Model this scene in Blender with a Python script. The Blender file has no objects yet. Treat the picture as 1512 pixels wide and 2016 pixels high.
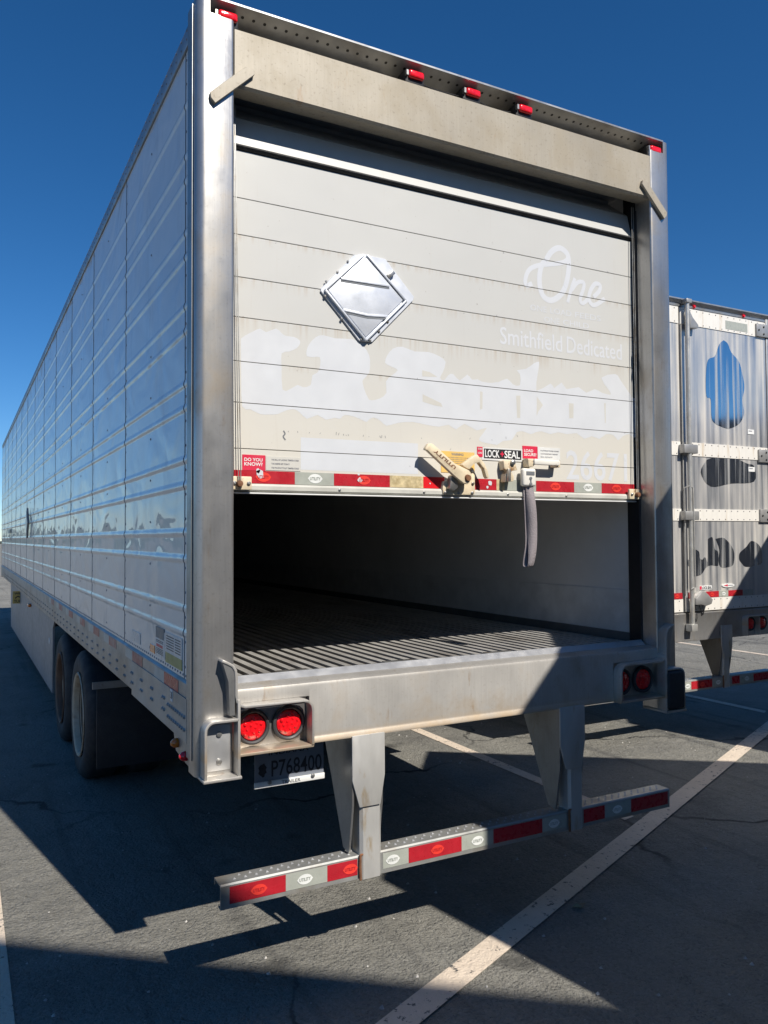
import bpy, bmesh, math, random
from mathutils import Matrix, Vector
random.seed(7)
S = bpy.context.scene
C = S.collection

# ------------------------------------------------------------------ camera, sky, sun, exposure
cam_d = bpy.data.cameras.new('camera'); cam = bpy.data.objects.new('camera', cam_d); C.objects.link(cam)
_r = Vector((0.88206875, -0.47108933, -0.00543701)); _u = Vector((-0.01021204, -0.03065639, 0.99947781)); _f = Vector((0.47101001, 0.88155262, 0.03185182))
cam.matrix_world = Matrix(((_r.x, _u.x, -_f.x, -0.7992), (_r.y, _u.y, -_f.y, -3.0259), (_r.z, _u.z, -_f.z, 1.8205), (0, 0, 0, 1)))
cam_d.sensor_fit = 'VERTICAL'; cam_d.sensor_height = 24; cam_d.lens = 18.5756
cam_d.clip_start = 0.05; cam_d.clip_end = 3000
S.camera = cam
SUN_EL, SUN_AZ = 44.5, 169.5
w = bpy.data.worlds.new('World'); S.world = w; w.use_nodes = True
nt = w.node_tree; nt.nodes.clear()
sk = nt.nodes.new('ShaderNodeTexSky'); sk.sky_type = 'NISHITA'; sk.sun_disc = False
sk.sun_elevation = math.radians(SUN_EL); sk.sun_rotation = math.radians(SUN_AZ)
sk.altitude = 2000; sk.air_density = 1.0; sk.dust_density = 0.0; sk.ozone_density = 6.0
bg = nt.nodes.new('ShaderNodeBackground'); bg.inputs[1].default_value = 0.09
wo = nt.nodes.new('ShaderNodeOutputWorld')
hs = nt.nodes.new('ShaderNodeHueSaturation'); hs.inputs['Saturation'].default_value = 1.22
nt.links.new(sk.outputs[0], hs.inputs['Color']); nt.links.new(hs.outputs[0], bg.inputs[0]); nt.links.new(bg.outputs[0], wo.inputs[0])
sd = bpy.data.lights.new('sun', 'SUN'); sd.energy = 5.0; sd.angle = math.radians(0.55); sd.color = (1.0, 0.945, 0.86)
so = bpy.data.objects.new('sun', sd); C.objects.link(so)
so.rotation_euler = Vector((-0.185, 1.0, -1.0)).to_track_quat('-Z', 'Y').to_euler(); so.location = (5, -20, 20)
S.view_settings.view_transform = 'Standard'; S.view_settings.look = 'None'
S.view_settings.exposure = 0.24; S.view_settings.gamma = 1.0
S.render.engine = 'CYCLES'
try:
    S.cycles.max_bounces = 8; S.cycles.diffuse_bounces = 4; S.cycles.glossy_bounces = 4
except Exception: pass

# ------------------------------------------------------------------ material helpers
def nmat(name):
    m = bpy.data.materials.new(name); m.use_nodes = True
    t = m.node_tree; b = t.nodes['Principled BSDF']
    return m, t, b
def nd(t, typ, **kw):
    n = t.nodes.new(typ)
    for k, v in kw.items():
        if k.startswith('i_'): n.inputs[k[2:].replace('_', ' ')].default_value = v
        else: setattr(n, k, v)
    return n
def pos(t, stretch=(1, 1, 1), off=(0, 0, 0)):
    g = t.nodes.new('ShaderNodeNewGeometry'); mp = t.nodes.new('ShaderNodeMapping')
    mp.inputs['Scale'].default_value = stretch; mp.inputs['Location'].default_value = off
    t.links.new(g.outputs['Position'], mp.inputs['Vector'])
    return mp.outputs[0]
def noise(t, vec, scale, detail=4, rough=.55, dist=0):
    n = nd(t, 'ShaderNodeTexNoise'); n.inputs['Scale'].default_value = scale; n.inputs['Detail'].default_value = detail
    n.inputs['Roughness'].default_value = rough; n.inputs['Distortion'].default_value = dist
    t.links.new(vec, n.inputs['Vector']); return n.outputs['Fac']
def ramp(t, fac, lo, hi, a=0.0, b=1.0):
    n = nd(t, 'ShaderNodeMapRange'); n.inputs[1].default_value = lo; n.inputs[2].default_value = hi
    n.inputs[3].default_value = a; n.inputs[4].default_value = b
    t.links.new(fac, n.inputs[0]); return n.outputs[0]
def mix(t, fac, a, b):
    n = nd(t, 'ShaderNodeMix', data_type='RGBA')
    if isinstance(fac, (int, float)): n.inputs[0].default_value = fac
    else: t.links.new(fac, n.inputs[0])
    for sck, v in ((n.inputs[6], a), (n.inputs[7], b)):
        if isinstance(v, tuple): sck.default_value = (*v[:3], 1)
        else: t.links.new(v, sck)
    return n.outputs[2]
def math_(t, op, a, b=0.0):
    n = nd(t, 'ShaderNodeMath', operation=op)
    for sck, v in ((n.inputs[0], a), (n.inputs[1], b)):
        if isinstance(v, (int, float)): sck.default_value = v
        else: t.links.new(v, sck)
    return n.outputs[0]
def bump(t, h, dist, strength=1.0, chain=None):
    n = nd(t, 'ShaderNodeBump'); n.inputs['Strength'].default_value = strength; n.inputs['Distance'].default_value = dist
    t.links.new(h, n.inputs['Height'])
    if chain is not None: t.links.new(chain, n.inputs['Normal'])
    return n.outputs[0]
MATS = {}
def plain(name, col, rough=.5, metal=0.0, var=.12, vscale=9, bmp=0.0, bscale=60, dirt=None, dlo=.5, dhi=.75, dscale=3, stretch=(1, 1, 1), coat=0.0, rvar=.1, spec=.5):
    m, t, b = nmat(name); v = pos(t, stretch)
    n1 = noise(t, v, vscale, 5)
    c = mix(t, ramp(t, n1, .3, .7), tuple(x * (1 - var) for x in col), tuple(min(1, x * (1 + var)) for x in col))
    if dirt:
        c = mix(t, ramp(t, noise(t, pos(t, stretch, (3.3, 1.7, 5.1)), dscale, 6, .65), dlo, dhi), c, dirt)
    t.links.new(c, b.inputs['Base Color'])
    t.links.new(ramp(t, noise(t, pos(t, stretch, (9, 2, 4)), vscale * 1.7, 4), .3, .7, max(.02, rough - rvar), min(1, rough + rvar)), b.inputs['Roughness'])
    b.inputs['Metallic'].default_value = metal; b.inputs['Coat Weight'].default_value = coat; b.inputs['Coat Roughness'].default_value = .05
    b.inputs['Specular IOR Level'].default_value = spec
    if bmp:
        t.links.new(bump(t, noise(t, pos(t), bscale, 3), bmp), b.inputs['Normal'])
    MATS[name] = m; return m

def make_materials():
    # satin stainless steel of the rear frame
    for nm, col, dirt, dlo, metal in (('stainless', (.50, .49, .475), (.34, .29, .23), .50, .8), ('stainless_dirty', (.58, .555, .515), (.42, .33, .23), .5, .5), ('stainless_tan', (.405, .36, .285), (.33, .275, .19), .44, .12), ('stainless_grey', (.42, .42, .41), (.27, .24, .20), .5, .8)):
        m, t, b = nmat(nm)
        br = noise(t, pos(t, (18, 18, .7)), 6, 5, .6)
        cl = noise(t, pos(t, (1, 1, .8)), 4.5, 6, .6, .3)
        fine = noise(t, pos(t), 70, 3)
        c = mix(t, ramp(t, br, .3, .7), tuple(x * .88 for x in col), col)
        c = mix(t, math_(t, 'MULTIPLY', ramp(t, cl, dlo, .70), .8), c, dirt)
        sm = noise(t, pos(t, (1, 1, .5), (5, 3, 9)), 1.6, 4, .6)
        c = mix(t, math_(t, 'MULTIPLY', ramp(t, sm, .45, .72), .55), c, tuple(x * .52 for x in col))
        rs = math_(t, 'MULTIPLY', ramp(t, noise(t, pos(t, (6, 6, 1.2), (1, 7, 3)), 2.6, 6, .7), .62, .74), .8 if nm != 'stainless' else .45)
        c = mix(t, rs, c, (.30, .19, .10))
        c = mix(t, math_(t, 'MULTIPLY', ramp(t, fine, .58, .70), .45 if nm == 'stainless_tan' else .2), c, tuple(x * .5 for x in dirt))
        zs_ = nd(t, 'ShaderNodeSeparateXYZ'); t.links.new(pos(t), zs_.inputs[0])
        lip = math_(t, 'MULTIPLY', math_(t, 'MULTIPLY', ramp(t, zs_.outputs[2], 1.03, .99), ramp(t, zs_.outputs[2], .970, .978)), ramp(t, noise(t, pos(t, (3, 3, 8)), 3, 4), .3, .6, .3, .85))
        if nm == 'stainless_dirty': c = mix(t, lip, c, (.52, .40, .27))
        t.links.new(c, b.inputs['Base Color']); b.inputs['Metallic'].default_value = metal
        lo, hi = {'stainless': (.27, .42), 'stainless_tan': (.5, .62)}.get(nm, (.36, .52)); t.links.new(ramp(t, cl, .3, .7, lo, hi), b.inputs['Roughness'])
        n = bump(t, noise(t, pos(t), 2.2, 2), .004)
        n = bump(t, br, .00025, 1, n)
        t.links.new(n, b.inputs['Normal']); MATS[nm] = m
    # aged cream door paint with dirt runs
    m, t, b = nmat('door_paint')
    c = mix(t, ramp(t, noise(t, pos(t), 1.3, 3), .3, .7), (.515, .512, .49), (.55, .545, .518))
    zz = nd(t, 'ShaderNodeSeparateXYZ'); t.links.new(pos(t), zz.inputs[0])
    low = ramp(t, zz.outputs[2], 2.8, 2.2)
    c = mix(t, math_(t, 'MULTIPLY', low, .8), c, (.625, .592, .52))
    for sm_, dep in ((2.737, .075), (2.905, .05), (3.083, .035), (2.553, .03)):
        below = math_(t, 'MULTIPLY', ramp(t, zz.outputs[2], sm_ - dep, sm_), math_(t, 'LESS_THAN', zz.outputs[2], sm_))
        drip = ramp(t, noise(t, pos(t, (34, 1, .8), (sm_, 0, 0)), 1.6, 4, .6), .46, .70)
        c = mix(t, math_(t, 'MULTIPLY', math_(t, 'MULTIPLY', below, drip), .55), c, (.40, .31, .21))
    runs = ramp(t, noise(t, pos(t, (22, 1, 1.2)), 2.0, 5, .65), .60, .78)
    c = mix(t, math_(t, 'MULTIPLY', runs, .22), c, (.42, .36, .28))
    spk = ramp(t, noise(t, pos(t), 55, 2), .73, .78)
    c = mix(t, math_(t, 'MULTIPLY', spk, .5), c, (.25, .22, .18))
    t.links.new(c, b.inputs['Base Color']); b.inputs['Roughness'].default_value = .42
    t.links.new(bump(t, noise(t, pos(t), 3, 2), .003), b.inputs['Normal']); MATS['door_paint'] = m
    plain('ghost_paint', (.595, .608, .628), .4, var=.03)
    plain('logo_paint', (.60, .612, .635), .35, var=.02)
    plain('cream_paint', (.56, .543, .495), .42, var=.04)
    # glossy white side sheet, gently wavy clear surface
    m, t, b = nmat('side_sheet')
    c = mix(t, ramp(t, noise(t, pos(t), .9, 4), .35, .7), (.72, .715, .69), (.80, .79, .76))
    c = mix(t, math_(t, 'MULTIPLY', ramp(t, noise(t, pos(t, (1, 1.6, .5)), 3, 6, .7), .56, .75), .35), c, (.34, .31, .26))
    t.links.new(c, b.inputs['Base Color']); b.inputs['Roughness'].default_value = .38
    b.inputs['Coat Weight'].default_value = .55; b.inputs['Coat Roughness'].default_value = .035; b.inputs['Coat IOR'].default_value = 1.45
    b.inputs['Specular IOR Level'].default_value = .3
    h = noise(t, pos(t, (1, .9, 1.3)), 2.6, 2, .4, .6)
    n = bump(t, h, .020); n = bump(t, noise(t, pos(t), 7, 1), .0012, 1, n)
    t.links.new(n, b.inputs['Coat Normal']); t.links.new(n, b.inputs['Normal']); MATS['side_sheet'] = m
    plain('side_rail', (.40, .40, .39), .45, .55, dirt=(.27, .24, .2), dlo=.45, stretch=(1, .6, 1))
    plain('top_rail', (.36, .37, .38), .4, .6, dirt=(.22, .21, .2), dlo=.5)
    # oxidised steel door skin of the other trailer: dull streaks, polished in between
    m, t, b = nmat('streaked_steel')
    st = noise(t, pos(t, (15, 15, .45)), 1.0, 4, .55)
    cl = noise(t, pos(t, (2.2, 1, .9)), 1.2, 4)
    k = math_(t, 'ADD', math_(t, 'MULTIPLY', st, .75), math_(t, 'MULTIPLY', cl, .35))
    kk = ramp(t, k, .40, .70)
    t.links.new(mix(t, kk, (.42, .44, .47), (.66, .62, .56)), b.inputs['Base Color'])
    t.links.new(ramp(t, kk, 0, 1, .8, .25), b.inputs['Metallic']); t.links.new(ramp(t, kk, 0, 1, .32, .55), b.inputs['Roughness'])
    t.links.new(bump(t, noise(t, pos(t), 1.6, 2), .006), b.inputs['Normal']); MATS['streaked_steel'] = m
    m, t, b = nmat('polished_steel')
    kp = ramp(t, noise(t, pos(t, (15, 15, .45)), 1.0, 4, .55), .50, .68)
    t.links.new(mix(t, kp, (.60, .62, .64), (.60, .58, .54)), b.inputs['Base Color'])
    t.links.new(ramp(t, kp, 0, 1, 1, .45), b.inputs['Metallic']); t.links.new(ramp(t, kp, 0, 1, .13, .5), b.inputs['Roughness'])
    t.links.new(bump(t, noise(t, pos(t, (1, 1, .6)), 2.0, 2), .008), b.inputs['Normal']); MATS['polished_steel'] = m
    # asphalt
    m, t, b = nmat('asphalt')
    p0 = pos(t)
    c = mix(t, ramp(t, noise(t, p0, .35, 4, .6), .3, .7), (.22, .213, .187), (.395, .378, .325))
    c = mix(t, math_(t, 'MULTIPLY', ramp(t, noise(t, pos(t, (1, 1, 1), (11, 5, 0)), 2.2, 5, .65), .5, .75), .6), c, (.42, .40, .35))
    c = mix(t, math_(t, 'MULTIPLY', ramp(t, noise(t, pos(t, (1, 1, 1), (3, 8, 0)), 1.1, 5, .6), .56, .72), .6), c, (.11, .108, .10))
    grain = noise(t, p0, 150, 3, .7); grain2 = noise(t, p0, 55, 4, .6)
    c = mix(t, math_(t, 'MULTIPLY', ramp(t, grain, .35, .65), .55), mix(t, .45, c, (.05, .048, .045)), c)
    stone = nd(t, 'ShaderNodeTexVoronoi'); stone.inputs['Scale'].default_value = 85; t.links.new(p0, stone.inputs['Vector'])
    sc = nd(t, 'ShaderNodeSeparateColor'); t.links.new(stone.outputs['Color'], sc.inputs[0])
    c = mix(t, math_(t, 'MULTIPLY', ramp(t, sc.outputs[0], .55, 1.0), .22), c, (.40, .385, .35))
    c = mix(t, math_(t, 'MULTIPLY', ramp(t, sc.outputs[1], .7, 1.0), .3), c, (.06, .058, .055))
    skid = math_(t, 'MULTIPLY', ramp(t, noise(t, pos(t, (3.2, .16, 1), (4, 0, 0)), 1.6, 4, .55), .56, .70), .5)
    c = mix(t, skid, c, (.075, .073, .07))
    oil = ramp(t, noise(t, pos(t, (1, 1, 1), (21, 3, 0)), 1.9, 3, .5), .66, .74)
    c = mix(t, math_(t, 'MULTIPLY', oil, .7), c, (.03, .03, .03))
    vo = nd(t, 'ShaderNodeTexVoronoi'); vo.inputs['Scale'].default_value = 38; t.links.new(p0, vo.inputs['Vector'])
    chip = math_(t, 'MULTIPLY', math_(t, 'LESS_THAN', vo.outputs['Distance'], .17), ramp(t, noise(t, p0, 21, 2), .56, .6))
    c = mix(t, math_(t, 'MULTIPLY', chip, .55), c, (.30, .29, .27))
    vo2 = nd(t, 'ShaderNodeTexVoronoi'); vo2.inputs['Scale'].default_value = 70; t.links.new(pos(t, (1, 1, 1), (4, 4, 0)), vo2.inputs['Vector'])
    hole = math_(t, 'MULTIPLY', math_(t, 'LESS_THAN', vo2.outputs['Distance'], .2), ramp(t, noise(t, pos(t, (1, 1, 1), (7, 7, 7)), 9, 3), .52, .62))
    c = mix(t, math_(t, 'MULTIPLY', hole, .7), c, (.03, .03, .03))
    # crack network: sealed, dark
    wv = nd(t, 'ShaderNodeTexNoise'); wv.inputs['Scale'].default_value = 1.7; wv.inputs['Detail'].default_value = 5; t.links.new(p0, wv.inputs['Vector'])
    va = nd(t, 'ShaderNodeVectorMath', operation='MULTIPLY_ADD'); t.links.new(wv.outputs['Color'], va.inputs[0]); va.inputs[1].default_value = (.9, .9, 0); t.links.new(p0, va.inputs[2])
    vc = nd(t, 'ShaderNodeTexVoronoi', feature='DISTANCE_TO_EDGE'); vc.inputs['Scale'].default_value = .26; t.links.new(va.outputs[0], vc.inputs['Vector'])
    cr = math_(t, 'MULTIPLY', ramp(t, vc.outputs['Distance'], .006, .0018), ramp(t, noise(t, pos(t, (1, 1, 1), (2, 1, 0)), .55, 3), .42, .56))
    c = mix(t, math_(t, 'MULTIPLY', cr, .85), c, (.012, .012, .012))
    t.links.new(c, b.inputs['Base Color']); b.inputs['Roughness'].default_value = .82; b.inputs['Specular IOR Level'].default_value = .35
    n = bump(t, grain, .005); n = bump(t, stone.outputs['Distance'], -.004, 1, n); n = bump(t, grain2, .016, 1, n); n = bump(t, noise(t, p0, 9, 3), .025, 1, n)
    t.links.new(n, b.inputs['Normal']); MATS['asphalt'] = m
    m, t, b = nmat('line_paint')
    wear = noise(t, pos(t), 28, 5, .7); big = noise(t, pos(t), 2.0, 3)
    hole = ramp(t, math_(t, 'ADD', wear, math_(t, 'MULTIPLY', big, .30)), .735, .80)
    c = mix(t, ramp(t, noise(t, pos(t), 5, 4), .3, .7), (.60, .50, .395), (.68, .575, .46))
    c = mix(t, hole, c, (.07, .07, .07)); t.links.new(c, b.inputs['Base Color']); b.inputs['Roughness'].default_value = .75
    t.links.new(bump(t, noise(t, pos(t), 55, 4), .008), b.inputs['Normal']); MATS['line_paint'] = m
    P = plain
    P('strut_steel', (.50, .49, .465), .45, .35, var=.08, dirt=(.38, .30, .20), dlo=.56, dhi=.68, dscale=6, stretch=(2, 1, .6))
    P('tape_red', (.42, .018, .028), .3, var=.12, vscale=20, spec=.6); P('tape_red_bright', (.66, .015, .02), .3, var=.1)
    P('tape_grey', (.36, .375, .33), .32, var=.08, vscale=20); P('tape_worn', (.55, .45, .26), .5, var=.3, vscale=30, dirt=(.3, .22, .1), dscale=25)
    P('tape_faded_red', (.42, .14, .11), .45, dirt=(.45, .38, .33), dlo=.45, dscale=9); P('tape_faded_white', (.50, .49, .44), .45)
    P('logo_white', (.72, .73, .70), .35); P('logo_red', (.75, .05, .035), .35); P('logo_ink', (.30, .32, .28), .5)
    P('sticker_red', (.62, .03, .07), .35, var=.06); P('sticker_white', (.76, .76, .74), .4, var=.04); P('ink', (.03, .03, .035), .5); P('ink_grey', (.22, .22, .24), .5)
    P('sticker_yellow', (.72, .47, .13), .45, var=.08, dirt=(.6, .45, .22), dscale=8); P('sticker_black', (.022, .022, .024), .4)
    P('sticker_olive', (.42, .38, .13), .45); P('sticker_grey', (.17, .18, .19), .45); P('white_film', (.66, .66, .64), .3, var=.06)
    P('lens_red', (.80, .008, .014), .15, var=.25, vscale=70, coat=.6, spec=.6); P('lens_amber', (.75, .18, .015), .2, coat=.5)
    P('rubber', (.022, .022, .024), .65, var=.2, bmp=.002, bscale=90); P('tyre', (.028, .028, .03), .75, var=.25, dirt=(.07, .065, .06), dlo=.45, dscale=6)
    P('black', (.014, .014, .016), .5); P('gasket', (.045, .047, .05), .55, var=.2)
    P('hardware_cream', (.68, .57, .40), .5, var=.12, vscale=25, dirt=(.26, .13, .05), dlo=.56, dhi=.66, dscale=18); P('hardware_white', (.76, .73, .66), .45, var=.05, dirt=(.35, .25, .14), dlo=.62, dhi=.7, dscale=16)
    P('rust', (.17, .075, .035), .8, var=.4, vscale=25); P('zinc', (.38, .38, .37), .4, .8, dirt=(.25, .18, .1), dscale=12)
    P('aluminium', (.60, .60, .60), .38, .7, var=.06); P('bright_aluminium', (.66, .685, .73), .42, .3, var=.04)
    P('floor_metal', (.60, .58, .55), .42, .45, dirt=(.30, .27, .24), dlo=.5, dscale=5, stretch=(1, .3, 1)); P('floor_gap', (.05, .048, .045), .7)
    P('liner', (.66, .65, .635), .5, var=.03, dirt=(.56, .55, .53), dscale=1.2); P('liner_kick', (.62, .615, .60), .45, dirt=(.50, .49, .47), dscale=3); P('cove_grey', (.12, .118, .115), .6); P('rim_dish', (.22, .18, .14), .6, dirt=(.12, .07, .04), dlo=.45, dscale=12); P('lap_grey', (.10, .105, .11), .5)
    P('webbing', (.27, .24, .25), .85, var=.15, bmp=.004, bscale=160); P('bar_steel', (.40, .40, .38), .45, .55, var=.1, dirt=(.30, .25, .18), dlo=.5, dscale=4)
    P('chassis', (.05, .05, .052), .6, .2); P('rim_white', (.48, .40, .29), .6, dirt=(.2, .12, .07), dlo=.46, dscale=9); P('rim_rust', (.16, .085, .05), .7, var=.3)
    P('skirt', (.30, .295, .30), .45, .1, dirt=(.2, .19, .18), dscale=1.5); P('plate_blue', (.22, .24, .28), .5); P('white_strip', (.74, .71, .65), .42, var=.05, dirt=(.52, .40, .26), dlo=.56, dhi=.75, dscale=5, stretch=(3, 1, .5))
    P('rod_galv', (.52, .51, .48), .42, .55, var=.1, dirt=(.4, .35, .28)); P('hinge_grey', (.36, .355, .345), .45, .5, var=.1)
    P('concrete_wall', (.30, .285, .26), .8, var=.06); P('far_trees', (.045, .055, .03), .9, var=.4, vscale=.3); P('dry_grass', (.20, .16, .10), .95, var=.3, vscale=3, bmp=.05, bscale=8)
    P('pebble', (.42, .40, .37), .8, var=.3, vscale=40); P('roof_white', (.6, .6, .6), .5); P('box_side', (.17, .18, .20), .4, .1)
make_materials()

# ------------------------------------------------------------------ mesh helpers
class MB:
    def __init__(s): s.v = []; s.f = []
    def add(s, vs, fs):
        o = len(s.v); s.v += [tuple(x) for x in vs]; s.f += [tuple(i + o for i in f) for f in fs]; return s
    def box(s, x0, x1, y0, y1, z0, z1):
        return s.add([(x0, y0, z0), (x1, y0, z0), (x1, y1, z0), (x0, y1, z0), (x0, y0, z1), (x1, y0, z1), (x1, y1, z1), (x0, y1, z1)],
                     [(0, 3, 2, 1), (4, 5, 6, 7), (0, 1, 5, 4), (1, 2, 6, 5), (2, 3, 7, 6), (3, 0, 4, 7)])
    def prism(s, pts, axis, a, b):
        n = len(pts)
        def P(p, q): return {'x': (q, p[0], p[1]), 'y': (p[0], q, p[1]), 'z': (p[0], p[1], q)}[axis]
        return s.add([P(p, a) for p in pts] + [P(p, b) for p in pts],
                     [tuple(range(n)), tuple(range(2 * n - 1, n - 1, -1))] + [(i, i + n, (i + 1) % n + n, (i + 1) % n) for i in range(n)])
    def cyl(s, p0, p1, r0, r1=None, n=14, caps=True):
        r1 = r0 if r1 is None else r1
        p0, p1 = Vector(p0), Vector(p1); d = (p1 - p0).normalized(); q = d.orthogonal().normalized(); k = d.cross(q)
        vs = []
        for p, r in ((p0, r0), (p1, r1)):
            vs += [p + (q * math.cos(2 * math.pi * i / n) + k * math.sin(2 * math.pi * i / n)) * r for i in range(n)]
        fs = [(i, (i + 1) % n, n + (i + 1) % n, n + i) for i in range(n)]
        if caps: fs += [tuple(range(n - 1, -1, -1)), tuple(range(n, 2 * n))]
        return s.add(vs, fs)
    def tube(s, pts, r, n=8):
        pts = [Vector(p) for p in pts]; vs = []; fs = []
        for i, p in enumerate(pts):
            d = (pts[min(i + 1, len(pts) - 1)] - pts[max(i - 1, 0)]).normalized()
            q = d.cross(Vector((.13, .97, .2))).normalized(); k = d.cross(q)
            vs += [p + (q * math.cos(2 * math.pi * j / n) + k * math.sin(2 * math.pi * j / n)) * r for j in range(n)]
            if i: fs += [((i - 1) * n + j, (i - 1) * n + (j + 1) % n, i * n + (j + 1) % n, i * n + j) for j in range(n)]
        m = len(pts) - 1
        fs += [tuple(range(n)), tuple(m * n + j for j in range(n - 1, -1, -1))]
        return s.add(vs, fs)
    def lathe(s, prof, o, axis, n=28):          # prof: (radius, distance along axis)
        ax = {'x': Vector((1, 0, 0)), 'y': Vector((0, 1, 0)), 'z': Vector((0, 0, 1))}[axis]; q = ax.orthogonal().normalized(); k = ax.cross(q); o = Vector(o)
        vs = []; fs = []
        for i, (r, tt) in enumerate(prof):
            vs += [o + ax * tt + (q * math.cos(2 * math.pi * j / n) + k * math.sin(2 * math.pi * j / n)) * max(r, 1e-5) for j in range(n)]
            if i: fs += [((i - 1) * n + j, (i - 1) * n + (j + 1) % n, i * n + (j + 1) % n, i * n + j) for j in range(n)]
        return s.add(vs, fs)
    def band(s, path, y0, y1, th):               # bent plate standing in y, path in (x, z)
        P = [Vector(p) for p in path]; L = []; R = []
        for i, p in enumerate(P):
            d = (P[min(i + 1, len(P) - 1)] - P[max(i - 1, 0)]).normalized(); nrm = Vector((-d.y, d.x)) * th / 2
            L.append(p + nrm); R.append(p - nrm)
        return s.prism([tuple(p) for p in L + R[::-1]], 'y', y0, y1)
    def ribbon(s, path, wd, y):                  # flat stroke in the plane y = const, path in (x, z)
        P = smooth(path); vs = []
        for i, p in enumerate(P):
            d = (P[min(i + 1, len(P) - 1)] - P[max(i - 1, 0)]).normalized(); nrm = Vector((-d.y, d.x)) * wd / 2
            vs += [(p.x + nrm.x, y, p.y + nrm.y), (p.x - nrm.x, y, p.y - nrm.y)]
        return s.add(vs, [(2 * i, 2 * i + 1, 2 * i + 3, 2 * i + 2) for i in range(len(P) - 1)])
    def build(s, name, mat, parent=None, bevel=0, seg=2, ang=35, solid=True, cut=None):
        bm = bmesh.new(); vv = [bm.verts.new(v) for v in s.v]
        for f in s.f:
            try: bm.faces.new([vv[i] for i in f])
            except ValueError: pass
        if solid:
            bmesh.ops.recalc_face_normals(bm, faces=bm.faces)
        if cut: cut_seams(bm, cut)
        if bevel:
            ed = [e for e in bm.edges if len(e.link_faces) == 2 and e.calc_face_angle(0) > .5]
            bmesh.ops.bevel(bm, geom=ed, offset=bevel, segments=seg, affect='EDGES', profile=.5, clamp_overlap=True)
        return link(name, bm, mat, parent, ang)
def smooth(path, k=6):
    P = [Vector(p) for p in path]; o = []
    for i in range(len(P) - 1):
        a, b, c, d = P[max(i - 1, 0)], P[i], P[i + 1], P[min(i + 2, len(P) - 1)]
        for j in range(k):
            t = j / k
            o.append(.5 * ((2 * b) + (c - a) * t + (2 * a - 5 * b + 4 * c - d) * t * t + (3 * b - a - 3 * c + d) * t ** 3))
    o.append(P[-1]); return o
def cut_seams(bm, zs):
    bmesh.ops.triangulate(bm, faces=bm.faces)
    for z in zs:
        for q in (z - .0016, z + .0016):
            bmesh.ops.bisect_plane(bm, geom=bm.verts[:] + bm.edges[:] + bm.faces[:], plane_co=(0, 0, q), plane_no=(0, 0, 1))
        bmesh.ops.delete(bm, geom=[f for f in bm.faces if abs(f.calc_center_median().z - z) < .0016], context='FACES')
def fill(mb, poly, y):
    from mathutils.geometry import delaunay_2d_cdt
    vs, ed, fs, *_ = delaunay_2d_cdt([Vector(p) for p in poly], [], [list(range(len(poly)))], 1, 1e-5)
    return mb.add([(v.x, y, v.y) for v in vs], [tuple(f) for f in fs])
WL = {}
def place(o, parent, wloc):
    C.objects.link(o); WL[o.name] = Vector(wloc)
    if parent is not None:
        o.parent = parent; o.location = Vector(wloc) - WL[parent.name]
    else: o.location = wloc
    return o
def link(name, bm, mat, parent, ang=35):
    xs = [v.co for v in bm.verts]
    c = Vector([(min(v[i] for v in xs) + max(v[i] for v in xs)) / 2 for i in range(3)])
    bmesh.ops.translate(bm, verts=bm.verts, vec=-c)
    me = bpy.data.meshes.new(name); bm.to_mesh(me); bm.free()
    if ang:
        for p in me.polygons: p.use_smooth = True
        me.set_sharp_from_angle(angle=math.radians(ang))
    me.materials.append(MATS[mat] if isinstance(mat, str) else mat)
    return place(bpy.data.objects.new(name, me), parent, c)
def copy_at(o, parent, delta):
    c = o.copy(); return place(c, parent, WL[o.name] + Vector(delta))
def thing(name, label, cat, loc, group=None):
    o = bpy.data.objects.new(name, None); o.empty_display_size = .3
    place(o, None, loc); o['label'] = label; o['category'] = cat
    if group: o['group'] = group
    return o
def tag(o, label=None, cat=None, group=None, kind=None):
    for k, v in (('label', label), ('category', cat), ('group', group), ('kind', kind)):
        if v: o[k] = v
    return o
_tc = {}
def text_geo(s, bold=0.0):
    if (s, bold) in _tc: return _tc[(s, bold)]
    cu = bpy.data.curves.new('lettering', 'FONT'); cu.body = s; cu.size = 1; cu.offset = bold; cu.resolution_u = 3
    ob = bpy.data.objects.new('lettering', cu); C.objects.link(ob); bpy.context.view_layer.update()
    me = ob.to_mesh(); vs = [tuple(v.co) for v in me.vertices]; fs = [tuple(p.vertices) for p in me.polygons]
    ob.to_mesh_clear(); bpy.data.objects.remove(ob); bpy.data.curves.remove(cu)
    x0 = min(v[0] for v in vs); x1 = max(v[0] for v in vs); y0 = min(v[1] for v in vs); y1 = max(v[1] for v in vs)
    vs = [((v[0] - x0) / (x1 - x0), (v[1] - y0) / (y1 - y0)) for v in vs]
    _tc[(s, bold)] = (vs, fs); return vs, fs
def text(mb, s, o, u, v, bold=.012):            # stretch the word over the box o, o+u, o+v
    o, u, v = Vector(o), Vector(u), Vector(v); vs, fs = text_geo(s, bold)
    return mb.add([o + u * a + v * b for a, b in vs], fs)
def arc(cx, cz, r, a0, a1, n=6):
    return [(cx + r * math.cos(math.radians(a0 + (a1 - a0) * i / n)), cz + r * math.sin(math.radians(a0 + (a1 - a0) * i / n))) for i in range(n + 1)]
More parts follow.
